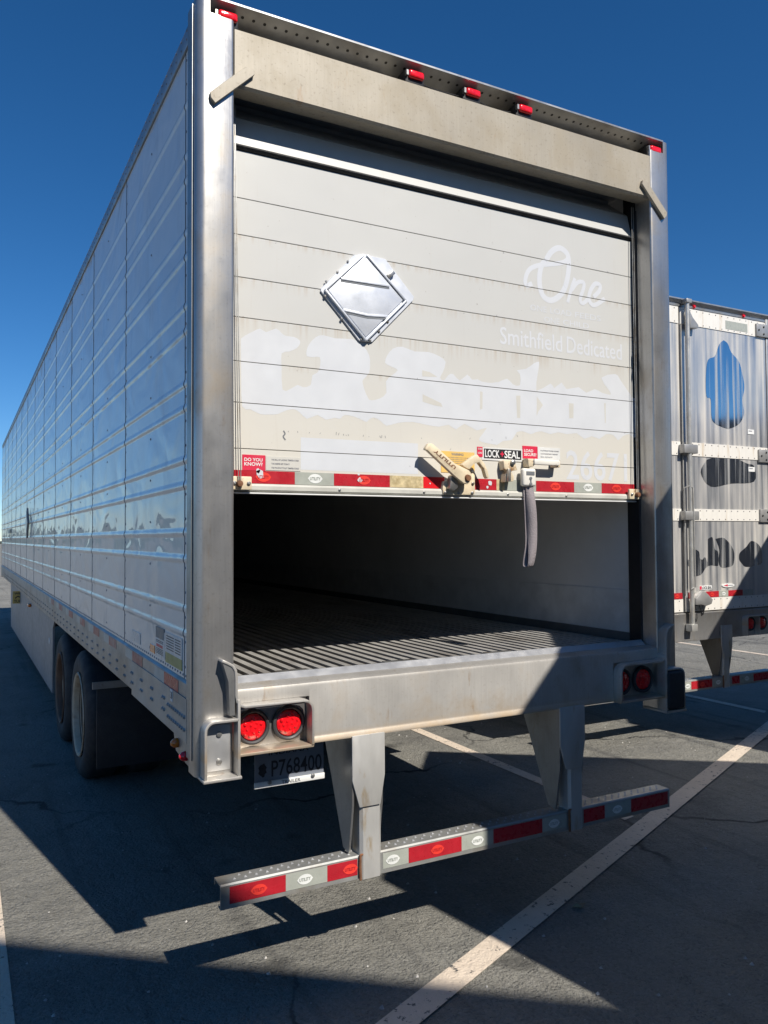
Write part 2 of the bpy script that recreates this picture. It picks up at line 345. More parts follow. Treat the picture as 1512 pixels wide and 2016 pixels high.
def rivet_pts(mb, pts, nrm, r, h):
    nx = Vector(nrm); q = nx.orthogonal().normalized(); k = nx.cross(q)
    for p in pts:
        p = Vector(p); ring = [p + (q * math.cos(i * math.pi / 3) + k * math.sin(i * math.pi / 3)) * r for i in range(6)]
        top = [p + nx * h + (q * math.cos(i * math.pi / 3) + k * math.sin(i * math.pi / 3)) * r * .55 for i in range(6)]
        mb.add(ring + top, [tuple(range(6, 12))] + [(i, (i + 1) % 6, 6 + (i + 1) % 6, 6 + i) for i in range(6)])
    return mb
def oval_logo(parent, cx, cz, y, wd, red=False, s=1.0):
    m = MB(); n = 20
    m.add([(cx + wd / 2 * math.cos(i * 2 * math.pi / n) * (1.0 if i % 10 else 1.12), y, cz + wd * .33 * math.sin(i * 2 * math.pi / n)) for i in range(n)], [tuple(range(n))])
    o = m.build('oval_logo', 'logo_red' if red else 'logo_white', parent, solid=False, ang=0)
    m = MB(); text(m, 'UTILITY', (cx - wd * .40, y - .0012, cz - wd * .11), (wd * .8, 0, .0), (0, 0, wd * .22), .02)
    return m.build('lettering', 'tape_red' if red else 'logo_ink', parent, solid=False, ang=0)

# outlines measured on the door planes, in metres (x, z)
TR = {"ghost":[[0.2176,2.6464],[0.2398,2.6647],[0.2684,2.6819],[0.3013,2.6997],[0.3282,2.6869],[0.3723,2.7082],[0.3976,2.6911],[0.4189,2.6815],[0.4532,2.6814],[0.4792,2.6701],[0.4813,2.656],[0.4661,2.634],[0.4316,2.6161],[0.3975,2.6044],[0.3974,2.546],[0.4015,2.4499],[0.4356,2.4547],[0.4701,2.4759],[0.4961,2.4679],[0.5311,2.4812],[0.5379,2.5227],[0.5622,2.5373],[0.5757,2.5716],[0.5736,2.6064],[0.5447,2.6034],[0.5139,2.6044],[0.5118,2.6267],[0.5228,2.6565],[0.5538,2.6909],[0.5895,2.7053],[0.6481,2.6975],[0.7356,2.7033],[0.7824,2.681],[0.8153,2.642],[0.8198,2.5955],[0.8149,2.5609],[0.7958,2.5379],[0.7815,2.5197],[0.7908,2.4823],[0.8095,2.4457],[0.8256,2.4367],[0.8687,2.4486],[0.9027,2.4771],[0.9006,2.5285],[0.9276,2.5568],[0.9622,2.586],[0.9279,2.6001],[0.8963,2.6142],[0.9087,2.65],[0.9383,2.6834],[0.9878,2.6975],[1.0529,2.6826],[1.1244,2.688],[1.1866,2.6744],[1.2232,2.6513],[1.2069,2.6003],[1.1909,2.572],[1.2118,2.5604],[1.2385,2.5898],[1.2651,2.5968],[1.3023,2.5685],[1.346,2.602],[1.373,2.5793],[1.4061,2.5846],[1.4281,2.5751],[1.484,2.573],[1.5237,2.5812],[1.5259,2.579],[1.5835,2.6028],[1.6179,2.5777],[1.6617,2.5767],[1.6625,2.6336],[1.6422,2.6507],[1.7012,2.6634],[1.7494,2.6944],[1.7858,2.7076],[1.779,2.6589],[1.7654,2.5569],[1.8574,2.6033],[1.8817,2.5811],[1.932,2.6147],[1.9629,2.583],[2.0459,2.5999],[2.0971,2.5744],[2.1564,2.5992],[2.2091,2.5835],[2.2694,2.5783],[2.2563,2.6025],[2.204,2.6637],[2.3055,2.6933],[2.3391,2.6657],[2.4136,2.5899],[2.4342,2.5709],[2.455,2.5569],[2.4508,2.3604],[2.4022,2.3731],[2.3536,2.3601],[2.3188,2.3353],[2.2854,2.3614],[2.2316,2.3634],[2.1845,2.3357],[2.1321,2.3478],[2.0798,2.3301],[2.0289,2.3569],[1.9653,2.3483],[1.9029,2.3545],[1.8533,2.342],[1.7987,2.3533],[1.7564,2.346],[1.7263,2.3348],[1.6791,2.3463],[1.638,2.3392],[1.6084,2.3],[1.5566,2.2926],[1.5222,2.2723],[1.5029,2.2713],[1.4248,2.2811],[1.4139,2.2988],[1.459,2.3519],[1.3978,2.3344],[1.3272,2.362],[1.2785,2.3319],[1.2362,2.3518],[1.1836,2.3396],[1.1113,2.344],[1.0403,2.3527],[0.9606,2.3433],[0.9018,2.3267],[0.8729,2.3463],[0.8347,2.3608],[0.8061,2.3419],[0.7947,2.3387],[0.7433,2.3564],[0.6925,2.3613],[0.6695,2.3431],[0.6423,2.3455],[0.6017,2.3345],[0.5617,2.3524],[0.5132,2.3328],[0.4785,2.3589],[0.4526,2.3692],[0.4184,2.3627],[0.3802,2.344],[0.3425,2.3395],[0.3011,2.3386],[0.2602,2.3554],[0.2237,2.3646],[0.2196,2.4896]],"cream":[[[1.0945,2.4861],[1.195,2.4518],[1.2028,2.4345],[1.1533,2.4397],[1.0943,2.4508]],[[1.4193,2.526],[1.4342,2.525],[1.4322,2.442],[1.4182,2.4365]],[[1.0929,2.5984],[1.1339,2.5935],[1.1753,2.575],[1.1389,2.5717],[1.0927,2.5697]],[[1.6375,2.5228],[1.6639,2.5249],[1.6612,2.4113],[1.6419,2.4124]],[[1.768,2.5284],[1.8067,2.4882],[1.776,2.4524],[1.7648,2.4277]],[[1.9775,2.5107],[2.0092,2.5106],[2.0066,2.4342],[1.9793,2.4324]],[[2.2214,2.529],[2.2328,2.5299],[2.2308,2.4238],[2.2247,2.4234]]],"one":[[[1.8369,3.236],[1.8075,3.2021],[1.7936,3.1417],[1.799,3.0843],[1.8209,3.0458],[1.8655,3.0332],[1.9138,3.0567],[1.9521,3.0979],[1.9775,3.161],[1.9896,3.2351],[1.9797,3.2931],[1.9287,3.3164],[1.8747,3.2884],[1.8369,3.236]],[[1.7464,3.1036],[1.7154,3.0887],[1.7028,3.1033],[1.7068,3.1327],[1.7267,3.1687],[1.7632,3.193],[1.8208,3.2117],[1.8951,3.2277],[1.9545,3.2465],[1.9847,3.2684]],[[2.0297,3.1731],[2.0069,3.1228],[1.9782,3.0381]],[[2.0038,3.1053],[2.0458,3.152],[2.0848,3.1599],[2.0899,3.1349],[2.0637,3.0668],[2.0828,3.048],[2.1225,3.0792]],[[2.1566,3.0904],[2.1971,3.1287],[2.2034,3.1601],[2.1692,3.1637],[2.1345,3.1198],[2.1252,3.071],[2.1614,3.0478],[2.2365,3.0928]]],"arm":[[1.0768,2.2457],[1.0926,2.249],[1.1041,2.2446],[1.2204,2.1603],[1.2982,2.1317],[1.3132,2.1158],[1.3144,2.088],[1.2944,2.0672],[1.2673,2.0715],[1.2199,2.1027],[1.0722,2.2159],[1.0608,2.2179],[1.0637,2.2278]],"hook":[[1.2662,2.1583],[1.3366,2.2044],[1.3551,2.209],[1.3704,2.193],[1.3949,2.1684],[1.4133,2.133],[1.4207,2.1024],[1.4128,2.097],[1.4036,2.107],[1.3915,2.1426],[1.364,2.1723],[1.3362,2.1661],[1.3084,2.137],[1.2842,2.1463]],"base":[[1.1877,2.0498],[1.1954,2.0803],[1.2525,2.0997],[1.3291,2.1431],[1.357,2.1518],[1.3692,2.1342],[1.3697,2.0311],[1.3618,2.0206],[1.1918,2.0184]],"pin":[[1.2895,2.0954]],"armtext":[[1.1048,2.2073],[1.2152,2.1323],[1.1165,2.2227],[1.2302,2.1454]],"latch":[[1.5224,2.1877],[1.5354,2.1935],[1.5907,2.1958],[1.6064,2.1461],[1.5671,2.1395],[1.5863,2.1138],[1.5827,2.09],[1.534,2.086],[1.5345,2.1227],[1.5542,2.1443],[1.5283,2.146]],"dia_back":[[0.7364,3.0796],[0.7847,3.0933],[0.8271,3.0907],[0.8399,3.089],[0.8959,3.0885],[1.0453,2.9354],[1.0429,2.9194],[0.827,2.699],[0.7617,2.6973],[0.5749,2.8957],[0.5769,2.9071]],"dia_in":[[0.7796,3.0835],[0.7965,3.0863],[0.9968,2.9065],[0.7902,2.7002],[0.5924,2.8991]],"dia_r1":[[0.6667,2.961],[0.9104,2.9631]],"dia_r2":[[0.6783,2.8229],[0.7984,2.8142],[0.9008,2.8216]],"dia_clip":[[0.8846,2.992],[0.9326,3.034]],"patch":[[[5.5253,3.6596],[5.5842,3.6336],[5.6299,3.5569],[5.7365,3.4776],[5.7819,3.3585],[5.8089,3.2372],[5.7745,3.1109],[5.7954,2.9891],[5.7313,2.8864],[5.5971,2.8292],[5.5021,2.8316],[5.3858,2.8646],[5.3408,2.9176],[5.3338,3.0849],[5.2769,3.1124],[5.2765,3.3117],[5.309,3.4508],[5.4031,3.4966],[5.4649,3.6123]],[[5.2633,1.7892],[5.3113,1.8068],[5.3323,1.7829],[5.3516,1.6934],[5.3945,1.669],[5.3959,1.5616],[5.3821,1.538],[5.3042,1.5456],[5.2349,1.5294],[5.1565,1.4608],[5.022,1.4586],[5.0657,1.5333],[4.9993,1.5464],[5.0008,1.6045],[5.0379,1.5922],[5.0404,1.6913],[5.1368,1.6783],[5.152,1.6135],[5.1856,1.6012],[5.2204,1.6241],[5.2535,1.5822]],[[5.7065,1.6648],[5.7903,1.7127],[5.8705,1.7672],[5.9949,1.7043],[6.0091,1.5553],[5.9051,1.5328],[5.8491,1.5217],[5.7662,1.5235],[5.7215,1.555],[5.6862,1.5921],[5.6876,1.6407]],[[5.3629,1.7886],[5.4859,1.7939],[5.6076,1.6843],[5.6086,1.5633],[5.5584,1.5281],[5.4343,1.5249],[5.4009,1.5853],[5.4126,1.6927]],[[5.2674,2.5194],[5.5314,2.5781],[5.8153,2.5081],[5.9244,2.483],[5.9199,2.3361],[5.5942,2.3077],[5.3152,2.2719],[5.1832,2.3992]]]}
# ------------------------------------------------------------------ the setting
def sheet(name, poly, z, mat, kind='structure'):
    m = MB(); m.add([(x, y, z) for x, y in poly], [tuple(range(len(poly)))])
    return tag(m.build(name, mat, None, solid=False, ang=0), kind=kind)
sheet('ground', [(-900, -900), (900, -900), (900, 900), (-900, 900)], 0, 'asphalt')
sheet('grass_verge', [(13.6, -30), (18.5, -30), (18.5, 60), (13.6, 60)], .004, 'dry_grass')
for nm, poly in (('parking_line', [(-.70, -6), (-.60, -6), (-.60, 20), (-.70, 20)]), ('parking_line', [(2.97, .78), (3.07, .80), (3.07, 22), (2.97, 22)]),
                 ('parking_line', [(6.47, 2.35), (6.57, 2.40), (6.57, 22), (6.47, 22)]), ('parking_line', [(9.97, 3.9), (10.07, 3.95), (10.07, 22), (9.97, 22)]), ('parking_line', [(12.6, 4), (12.7, 4), (12.7, 22), (12.6, 22)])):
    tag(sheet(nm, poly, .004, 'line_paint'), 'worn cream line painted on the asphalt between the parking bays', 'line', 'painted bay lines')
def diag(x): return -.34 + (x - .60) * .4366
sheet('end_line', [(-6, diag(-6)), (-5.94, diag(-6) - .115), (11, diag(11) - .14), (11, diag(11))], .008, 'line_paint')['label'] = 'wide cream line running diagonally past the trailer bumper'
# low tree-covered rise far off
hv = []; hf = []; nseg = 180
for i in range(nseg + 1):
    a = 2 * math.pi * i / nseg; h = 5 + 3.0 * math.sin(a * 7) + 2.0 * math.sin(a * 19 + 1) + random.random() * 2.4
    for r_, z_ in ((330, -1), (345, h * .6), (370, h), (420, -1)): hv.append((r_ * math.cos(a), r_ * math.sin(a), z_))
    if i: 
        for k in range(3): hf.append(((i - 1) * 4 + k, (i - 1) * 4 + k + 1, i * 4 + k + 1, i * 4 + k))
tag(MB().add(hv, hf).build('hills', 'far_trees', None, ang=0), kind='structure')

# two parked trailers and an added block behind the photographer: they cast the shadows across the bay
SUNV = Vector((-.185, 1.0))
def frame_pts(base, d, n, quad):                # quad corners (along d, along n) -> world
    return [(base[0] + d[0] * a + n[0] * b, base[1] + d[1] * a + n[1] * b) for a, b in quad]
def shade_block():  # unseen block added in place of a third trailer to shade near asphalt
    H = 7.5; d = (.776, -.631); n = (-.631, -.776)
    g = (-1.25, 1.55); base = (g[0] - SUNV.x * H, g[1] - SUNV.y * H)
    r = thing('shade_block', 'added tan concrete block behind the viewer, standing in for a trailer to shade the near asphalt', 'shade block', (base[0] + 8, base[1] - 12, 0))
    MB().prism(frame_pts(base, d, n, [(0, .05), (26, .05), (26, 14), (0, 14)]), 'z', 0, H - .25).build('wall', 'concrete_wall', r)
    MB().prism(frame_pts(base, d, n, [(0, 0), (26.05, 0), (26.05, 14.05), (0, 14.05)]), 'z', H - .25, H).build('roof', 'roof_white', r)
    for k in range(5):
        MB().prism(frame_pts(base, d, n, [(3 + k * 4.4, 0), (5.6 + k * 4.4, 0), (5.6 + k * 4.4, .04), (3 + k * 4.4, .04)]), 'z', 1.2, 4.0).build('block_door', 'roof_white', r)
shade_block()
def parked_box(label, g, H):
    d = (.80, -.60); n = (.60, .80)
    base = (g[0] - SUNV.x * H, g[1] - SUNV.y * H); mid = frame_pts(base, d, n, [(7, 1.27)])[0]
    r = thing('parked_trailer', label, 'trailer', (mid[0], mid[1], 0), 'trailers parked behind the viewer')
    q = lambda a, b, c, e: frame_pts(base, d, n, [(a, c), (b, c), (b, e), (a, e)])
    MB().prism(q(0, 14, 0, 2.55), 'z', 1.15, H).build('body', 'box_side', r)
    MB().prism(q(-.02, 14.02, -.02, 2.57), 'z', 1.0, 1.145).build('bottom_rail', 'side_rail', r)
    MB().prism(q(.2, .3, .7, .85), 'z', .5, 1.0).build('bumper_strut', 'bar_steel', r); MB().prism(q(.2, .3, 1.7, 1.85), 'z', .5, 1.0).build('bumper_strut', 'bar_steel', r)
    MB().prism(q(.1, .2, .1, 2.45), 'z', .42, .52).build('bumper_bar', 'bar_steel', r)
    for a in (3.2, 4.45):
        for b0, b1 in ((.03, .55), (2.0, 2.52)):
            p = frame_pts(base, d, n, [(a, b0), (a, b1)])
            MB().cyl((p[0][0], p[0][1], .5), (p[1][0], p[1][1], .5), .5, n=24).build('wheel', 'tyre', r)
        p = frame_pts(base, d, n, [(a, .4), (a, 2.2)]); MB().cyl((*p[0], .5), (*p[1], .5), .07).build('axle', 'chassis', r)
    MB().prism(q(2.4, 5.2, .7, 1.85), 'z', .6, 1.0).build('chassis', 'chassis', r)
    for b in (.5, 1.9): MB().prism(q(11.5, 11.65, b, b + .15), 'z', 0, 1.0).build('landing_leg', 'chassis', r)
parked_box('dark box trailer behind the viewer shading the right tail lights', (1.19, .77), 3.5)
parked_box('dark box trailer behind the viewer shading the far silver trailer', (4.95, 2.72), 3.1)

# ------------------------------------------------------------------ shared trailer parts
def bumper_guard(root, ox, oy, tapes, logos, struts, x0=.096, x1=2.517, z0=.39, z1=.485):
    bar = MB()
    bar.add([], [])
    pr = [(0, z0), (0, z1 - .006), (.006, z1), (.085, z1), (.085, z0 + .07), (.079, z0 + .07), (.079, z1 - .006), (.006, z1 - .006), (.006, z0 + .006), (.03, z0 + .006), (.03, z0)]
    bar.prism([(y + oy, z) for y, z in pr], 'x', ox + x0, ox + x1)
    b = bar.build('bumper_bar', 'bar_steel', root)
    m = MB()
    x = x0 + .05
    while x < x1 - .04:
        for yy in (.028, .055):
            m.add([(ox + x + (yy - .02), oy + yy, z1 + .0005), (ox + x + (yy - .02) + .014, oy + yy, z1 + .0005), (ox + x + (yy - .02) + .007, oy + yy + .008, z1 + .006)], [(0, 1, 2)])
        x += .045
    tag(m.build('tread_dimples', 'aluminium', b, solid=False, ang=0), kind='stuff')
    for a, c, mt in tapes:
        MB().box(ox + a, ox + c, oy - .0015, oy - .0004, z0 + .018, z1 - .012).build('reflective_tape', mt, b, ang=0)
    for cx, red in logos: oval_logo(b, ox + cx, (z0 + z1) / 2 + .002, oy - .003, .062, red)
    for a, c, la, lc in struts:
        st = MB().prism([(ox + la + .012, oy + .0), (ox + la, oy + .012), (ox + la, oy + .08), (ox + lc, oy + .08), (ox + lc, oy + .012), (ox + lc - .012, oy + .0)], 'z', z0 - .004, .93).build('bumper_strut', 'strut_steel', root)
        st.location.y -= .008; WL[st.name].y -= .008
        hex_ = [(a, .99), (a, .805), (a + (c - a) * .22, .69), (c - (c - a) * .14, .69), (c, .815), (c, .99)]
        MB().prism([(ox + q[0], q[1]) for q in hex_], 'y', oy - .018, oy - .0085).build('face_plate', 'strut_steel', st, bevel=.002)
        for xx in (a + .004, c - .014):
            MB().prism([(oy - .006, .985), (oy + .31, .985), (oy + .20, .76), (oy + .085, .50), (oy + .03, .49), (oy - .006, .70)], 'x', ox + xx, ox + xx + .009).build('side_plate', 'stainless_grey', st)
        MB().tube([(ox + la - .002, oy - .01, z0 - .002), (ox + la - .004, oy - .011, z0 + .05), (ox + la - .002, oy - .008, z1 + .004), (ox + la + .03, oy + .004, z1 + .006)], .006).build('weld_bead', 'rust', st)
def tail_light(root, x, y, z, r=.052):
    o = MB().lathe([(r + .002, .004), (r + .004, -.010), (r + .010, -.014), (r + .017, -.010), (r + .019, .004)], (x, y, z), 'y', 32).build('tail_light', 'gasket', root)
    MB().lathe([(0, -.016), (r * .5, -.015), (r * .8, -.012), (r, -.006), (r + .002, .003)], (x, y, z), 'y', 32).build('lens', 'lens_red', o)
    m = MB()
    for k in range(13):
        a = k * 2.4; q = r * .82 * math.sqrt((k + .5) / 13)
        m.lathe([(0, -.0195), (.006, -.0175), (.0075, -.013)], (x + q * math.cos(a), y, z + q * math.sin(a)), 'y', 8)
    m.build('lens_facets', 'lens_red', o); return o
def wheel(root, x0, y, sgn, zc=.47, rim='rim_white', R=.485):
    # outer face at x0, body extends to x0 + sgn*.27
    T = lambda pts: [(r, sgn * t) for r, t in pts]
    o = MB().lathe(T([(.30, .02), (.36, .004), (.42, .0), (R - .035, .012), (R - .008, .035), (R, .06), (R, .21), (R - .008, .235), (R - .035, .258), (.42, .27), (.30, .25)]), (x0, y, zc), 'x', 48).build('tyre', 'tyre', root)
    for g in (.085, .135, .185):
        MB().lathe(T([(R + .0015, g - .008), (R - .006, g - .004), (R - .006, g + .004), (R + .0015, g + .008)]), (x0, y, zc), 'x', 48).build('tread_groove', 'black', o)
    MB().lathe(T([(.292, .035), (.312, .010), (.319, .004), (.313, -.004), (.296, .004), (.287, .02), (.283, .045)]), (x0, y, zc), 'x', 40).build('rim', rim, o)
    MB().lathe(T([(.2828, .045), (.280, .10), (.268, .150), (.245, .165), (.20, .158), (.19, .145), (.13, .142), (.125, .075), (.11, .06), (0, .055)]), (x0, y, zc), 'x', 40).build('rim_dish', 'rim_dish' if rim == 'rim_white' else 'rim_rust', o)
    MB().lathe(T([(.2845, .052), (.276, .058), (.2845, .064)]), (x0, y, zc), 'x', 40).build('rim_ring', 'rim_white', o)
    m = MB()
    for k in range(10):
        a = 2 * math.pi * k / 10
        m.cyl((x0 + sgn * .155, y + .168 * math.cos(a), zc + .168 * math.sin(a)), (x0 + sgn * .115, y + .168 * math.cos(a), zc + .168 * math.sin(a)), .016, n=6)
    m.build('lug_nuts', 'rust', o)
    return o

# ------------------------------------------------------------------ the open trailer
def open_trailer():
    L = 16.4; B = 2.6
    R = thing('semi_trailer', 'white refrigerated semi trailer with its rear roll door half open', 'trailer', (1.3, 8, 0))
    # corner posts
    def post(mx):
        f = (lambda x: x) if not mx else (lambda x: B - x)
        cs = arc(.035, .035, .035, 180, 270, 6) + arc(.138, .012, .012, 270, 360, 3) + [(.15, .11), (.0, .11)]
        p = MB().prism([(f(x), y) for x, y in cs], 'z', .905, 3.90).build('corner_post', 'stainless', R)
        MB().prism([(f(x), y) for x, y in arc(.035, .035, .035, 180, 270, 6) + [(.05, 0), (.05, .11), (.0, .11)]], 'z', 3.90, 3.964).build('post_top', 'stainless', p)
        MB().box(*sorted((f(-.006), f(.004))), .055, .125, .96, 3.95).build('side_flange', 'stainless_grey', p)
        # box frame at the foot
        path = [(.022, .91)] + [(.022, 1.05)] + arc(.057, 1.088, .035, 180, 90, 5) + [(.152, 1.123)]
        MB().band([(f(x), z) for x, z in path], -.06, .001, .011).build('foot_frame', 'stainless_dirty', p, bevel=.0025)
        MB().box(*sorted((f(.146), f(.157))), -.06, .001, .91, 1.20).build('foot_frame', 'stainless_dirty', p, bevel=.0025)
        MB().box(*sorted((f(.012), f(.162))), -.064, .10, .898, .910).build('foot_plate', 'stainless_dirty', p, bevel=.003)
        if not mx:
            MB().box(f(.040), f(.132), -.004, .0, .925, 1.10).build('back_plate', 'aluminium', p, bevel=.001)
            m = MB()
            for z in (.96, 1.065): m.lathe([(.011, -.004), (.011, -.010), (.006, -.012), (0, -.011)], (.088, 0, z), 'y', 10)
            m.build('bolt_heads', 'zinc', p)
        else:
            MB().box(2.449, 2.572, -.072, -.002, .914, 1.114).build('foot_shade_pad', 'rubber', p, bevel=.016, seg=3)  # black pad stands in for the shade inside the right foot box
        # side gusset with marker lamps
        MB().prism([(.385, 1.02), (.335, .935), (.10, .918), (.10, 1.02)], 'x', *sorted((f(.004), f(.010)))).build('gusset', 'stainless_grey', p)
        for y, z, mt in ((.30, .975, 'lens_amber'), (.155, .955, 'lens_red')):
            MB().lathe([(.02, 0), (.02, .008), (.017, .02), (.008, .03), (0, .032)], (f(.004), y, z), 'x', 14).build('marker_lamp', mt, p) if mx else MB().lathe([(.02, 0), (.02, -.008), (.017, -.02), (.008, -.03), (0, -.032)], (.004, y, z), 'x', 14).build('marker_lamp', mt, p)
        # flared guard plate that runs into the light housing
        path = [(.086, 1.352), (.105, 1.343), (.128, 1.330), (.139, 1.312), (.1425, 1.285), (.1425, 1.215), (.147, 1.19), (.158, 1.175), (.178, 1.168), (.42, 1.168), (.442, 1.162), (.456, 1.148), (.461, 1.128), (.461, .988)]
        MB().band([(f(x), z) for x, z in path], -.055, .001, .011).build('light_guard', 'stainless_dirty', p, bevel=.0025)
        MB().prism([(f(x), z) for x, z in [(.088, 1.348), (.137, 1.32), (.137, 1.14), (.118, 1.14), (.112, 1.27)]], 'y', -.05, .002).build('guard_gusset', 'stainless_grey', p)
        # diagonal strap under the header
        a, b_ = Vector((.052, 3.545)), Vector((.205, 3.695)); dd = (b_ - a).normalized(); nn = Vector((-dd.y, dd.x)) * .021
        poly = [a - nn, a - dd * .0 + nn * .2, a + dd * .012 + nn, b_ + nn, b_ + dd * .022, b_ + dd * .012 - nn]
        MB().prism([(f(q.x), q.y) for q in poly], 'y', -.018, .0).build('corner_strap', 'stainless_tan', p, bevel=.0012, seg=1)
        return p
    post(False); post(True)
    # header
    hd = MB().prism([(0, 3.640), (.010, 3.629), (.10, 3.640), (.10, 3.86), (.0, 3.862)], 'x', .1505, 2.4495).build('header_beam', 'stainless_tan', R)
    MB().box(.04, 2.56, .096, .0995, 3.862, 3.945).build('recess_panel', 'stainless_grey', hd)
    MB().prism([(-.004, 3.968), (-.004, 3.960), (.080, 3.930), (.12, 3.930), (.12, 3.968)], 'x', .052, 2.548).build('roof_cap', 'top_rail', hd)
    m = MB(); d = Vector((0, -.084, .030)).normalized(); nn = Vector((0, -.030, -.084)).normalized()
    for i in range(52):
        p = Vector((.10 + i * .0475, .038, 3.945)) + nn * .0006
        m.add([p + Vector((1, 0, 0)) * .007 * math.cos(k * math.pi / 4) + d * .007 * math.sin(k * math.pi / 4) for k in range(8)], [tuple(range(8))])
    tag(m.build('cap_holes', 'black', hd, solid=False, ang=0), kind='stuff')
    for a, b_ in ((.19, .87), (1.72, 2.40)):
        s_ = MB().prism([(.0955, 3.868), (.080, 3.870), (.080, 3.884), (.086, 3.886), (.086, 3.890), (.080, 3.892), (.080, 3.905), (.0955, 3.907)], 'x', a, b_).build('lamp_cover', 'aluminium', hd)
    for cx in (.122, .997, 1.308, 1.617, 2.498):
        o = MB().box(cx - .05, cx + .05, .016, .0955, 3.8625, 3.930).build('marker_light', 'black', R, bevel=.008)
        MB().box(cx - .037, cx + .043, -.002, .020, 3.892, 3.929).build('lens', 'lens_red', o, bevel=.012, seg=3)
        MB().box(cx - .049, cx - .039, .004, .02, 3.900, 3.923).build('lamp_clip', 'zinc', o); 
    MB().tube(smooth3([(1.05, .048, 3.905), (1.12, .045, 3.895), (1.25, .047, 3.90), (1.36, .048, 3.905), (1.45, .046, 3.888), (1.56, .048, 3.90)]), .0035, 6).build('lamp_wire', 'black', hd)
    # rear sill
    prof = [(-.010, .983), (-.010, .990), (-.002, 1.004), (0, 1.012), (0, 1.215), (.004, 1.226), (.014, 1.232), (.075, 1.238), (.075, .983)]
    sill = MB().prism(prof, 'x', .4665, 2.1335).build('rear_sill', 'stainless_dirty', R)
    top = [(0, 1.174), (0, 1.215), (.004, 1.226), (.014, 1.232), (.075, 1.238), (.075, 1.174)]
    for a, b_ in ((.151, .4664), (2.1336, 2.449)):
        MB().prism(top, 'x', a, b_).build('sill_end', 'stainless_dirty', sill)
        MB().box(a, b_, .036, .046, .99, 1.173).build('light_panel', 'stainless', sill)
        MB().box(a, b_, -.050, .07, .978, .9895).build('housing_floor', 'stainless_dirty', sill, bevel=.002)
    MB().prism([(.0755, 1.2375), (.105, 1.262), (.112, 1.262), (.112, 1.2375)], 'x', .16, 2.44).build('threshold', 'aluminium', sill)
    for x in (.234, .387, 2.213, 2.366): tail_light(R, x, .030, 1.069)
    bumper_guard(R, 0, 0,
        [(.132, .362, 'tape_red'), (.3625, .5435, 'tape_grey'), (.544, .681, 'tape_red'), (.803, .9285, 'tape_grey'), (.929, 1.203, 'tape_red'), (1.2035, 1.3785, 'tape_grey'), (1.379, 1.664, 'tape_red'), (1.6645, 1.815, 'tape_grey'), (1.924, 2.061, 'tape_red'), (2.0615, 2.2405, 'tape_grey'), (2.241, 2.503, 'tape_red')],
        [(.445, False), (.25, True), (.648, True), (.85, False), (1.075, True), (1.29, False), (1.735, False), (2.145, False)],
        [(.652, .806, .694, .795), (1.768, 1.924, 1.828, 1.918)])
    # licence plate
    pl = MB().box(.285, .595, .150, .154, .787, .940).build('licence_plate', 'plate_blue', R, bevel=.001)
    MB().box(.42, .46, .154, .20, .83, 1.02).build('plate_bracket', 'chassis', pl)
    MB().box(.281, .597, .143, .150, .783, .808).build('frame_strip', 'sticker_white', pl, bevel=.002)
    for s_, o_, w_, h_ in (('P768400', (.357, .1485, .822), .228, .068), ('INDIANA', (.345, .1485, .912), .18, .02), ('TRAILER', (.400, .1424, .788), .085, .014)):
        m = MB(); text(m, s_, o_, (w_, 0, 0), (0, 0, h_), .008); m.build('lettering', 'ink', pl, solid=False, ang=0)
    m = MB(); m.add([(.318 + .02 * math.sin(a) * (1 if i % 2 else .7), .1485, .855 + .03 * math.cos(a) * (1 if i % 3 else .8)) for i, a in enumerate([k * math.pi / 8 for k in range(16)])], [tuple(range(16))])
    m.build('plate_emblem', 'ink', pl, solid=False, ang=0)
    for x in (.346, .541): MB().lathe([(.009, 0), (.009, -.004), (.006, -.007), (0, -.008)], (x, .143, .803), 'y', 12).build('plate_screw', 'zinc', pl)
    # ---------------------------------------------------------- side walls
    ribs = [3.61, 3.397, 3.295, 3.079, 2.977, 2.773, 2.670, 2.453, 2.354, 2.142, 2.038, 1.844, 1.736, 1.535, 1.436]
    def wall(left):
        f = (lambda x: x) if left else (lambda x: B - x)
        wl = MB().box(*sorted((f(.022), f(.035))), .115, L, 1.20, 3.86).build('side_wall', 'black', R)
        prof = [(.008, 1.252)]
        for z in sorted(ribs): prof += [(.008, z - .023), (.008, z - .019), (.0062, z - .014), (.003, z - .008), (.0022, z - .003), (.0022, z + .003), (.0045, z + .010), (.008, z + .019), (.008, z + .023)] if left else []
        prof += [(.008, 3.835)]
        poly = prof + [(.018, 3.835), (.018, 1.252)]
        seams = [.125, .21, 1.54] + [1.54 + 1.2385 * k for k in range(1, 13)]
        master = None
        for i in range(len(seams) - 1):
            a, b_ = seams[i] + .002, min(seams[i + 1], L) - .002
            if i >= 2 and master: copy_at(master, wl, (0, 1.2385 * (i - 2), 0)); continue
            o = MB().prism([(f(x), z) for x, z in poly], 'y', a, b_).build('side_panel', 'side_sheet', wl, ang=50)
            if i == 2: master = o
        for y in seams[1:]:
            sp = [(f(x - .0020), z) for x, z in prof] + [(f(.012), 3.835), (f(.012), 1.252)]
            MB().prism(sp, 'y', y - .002, y + .002).build('panel_lap', 'lap_grey', wl, ang=0)
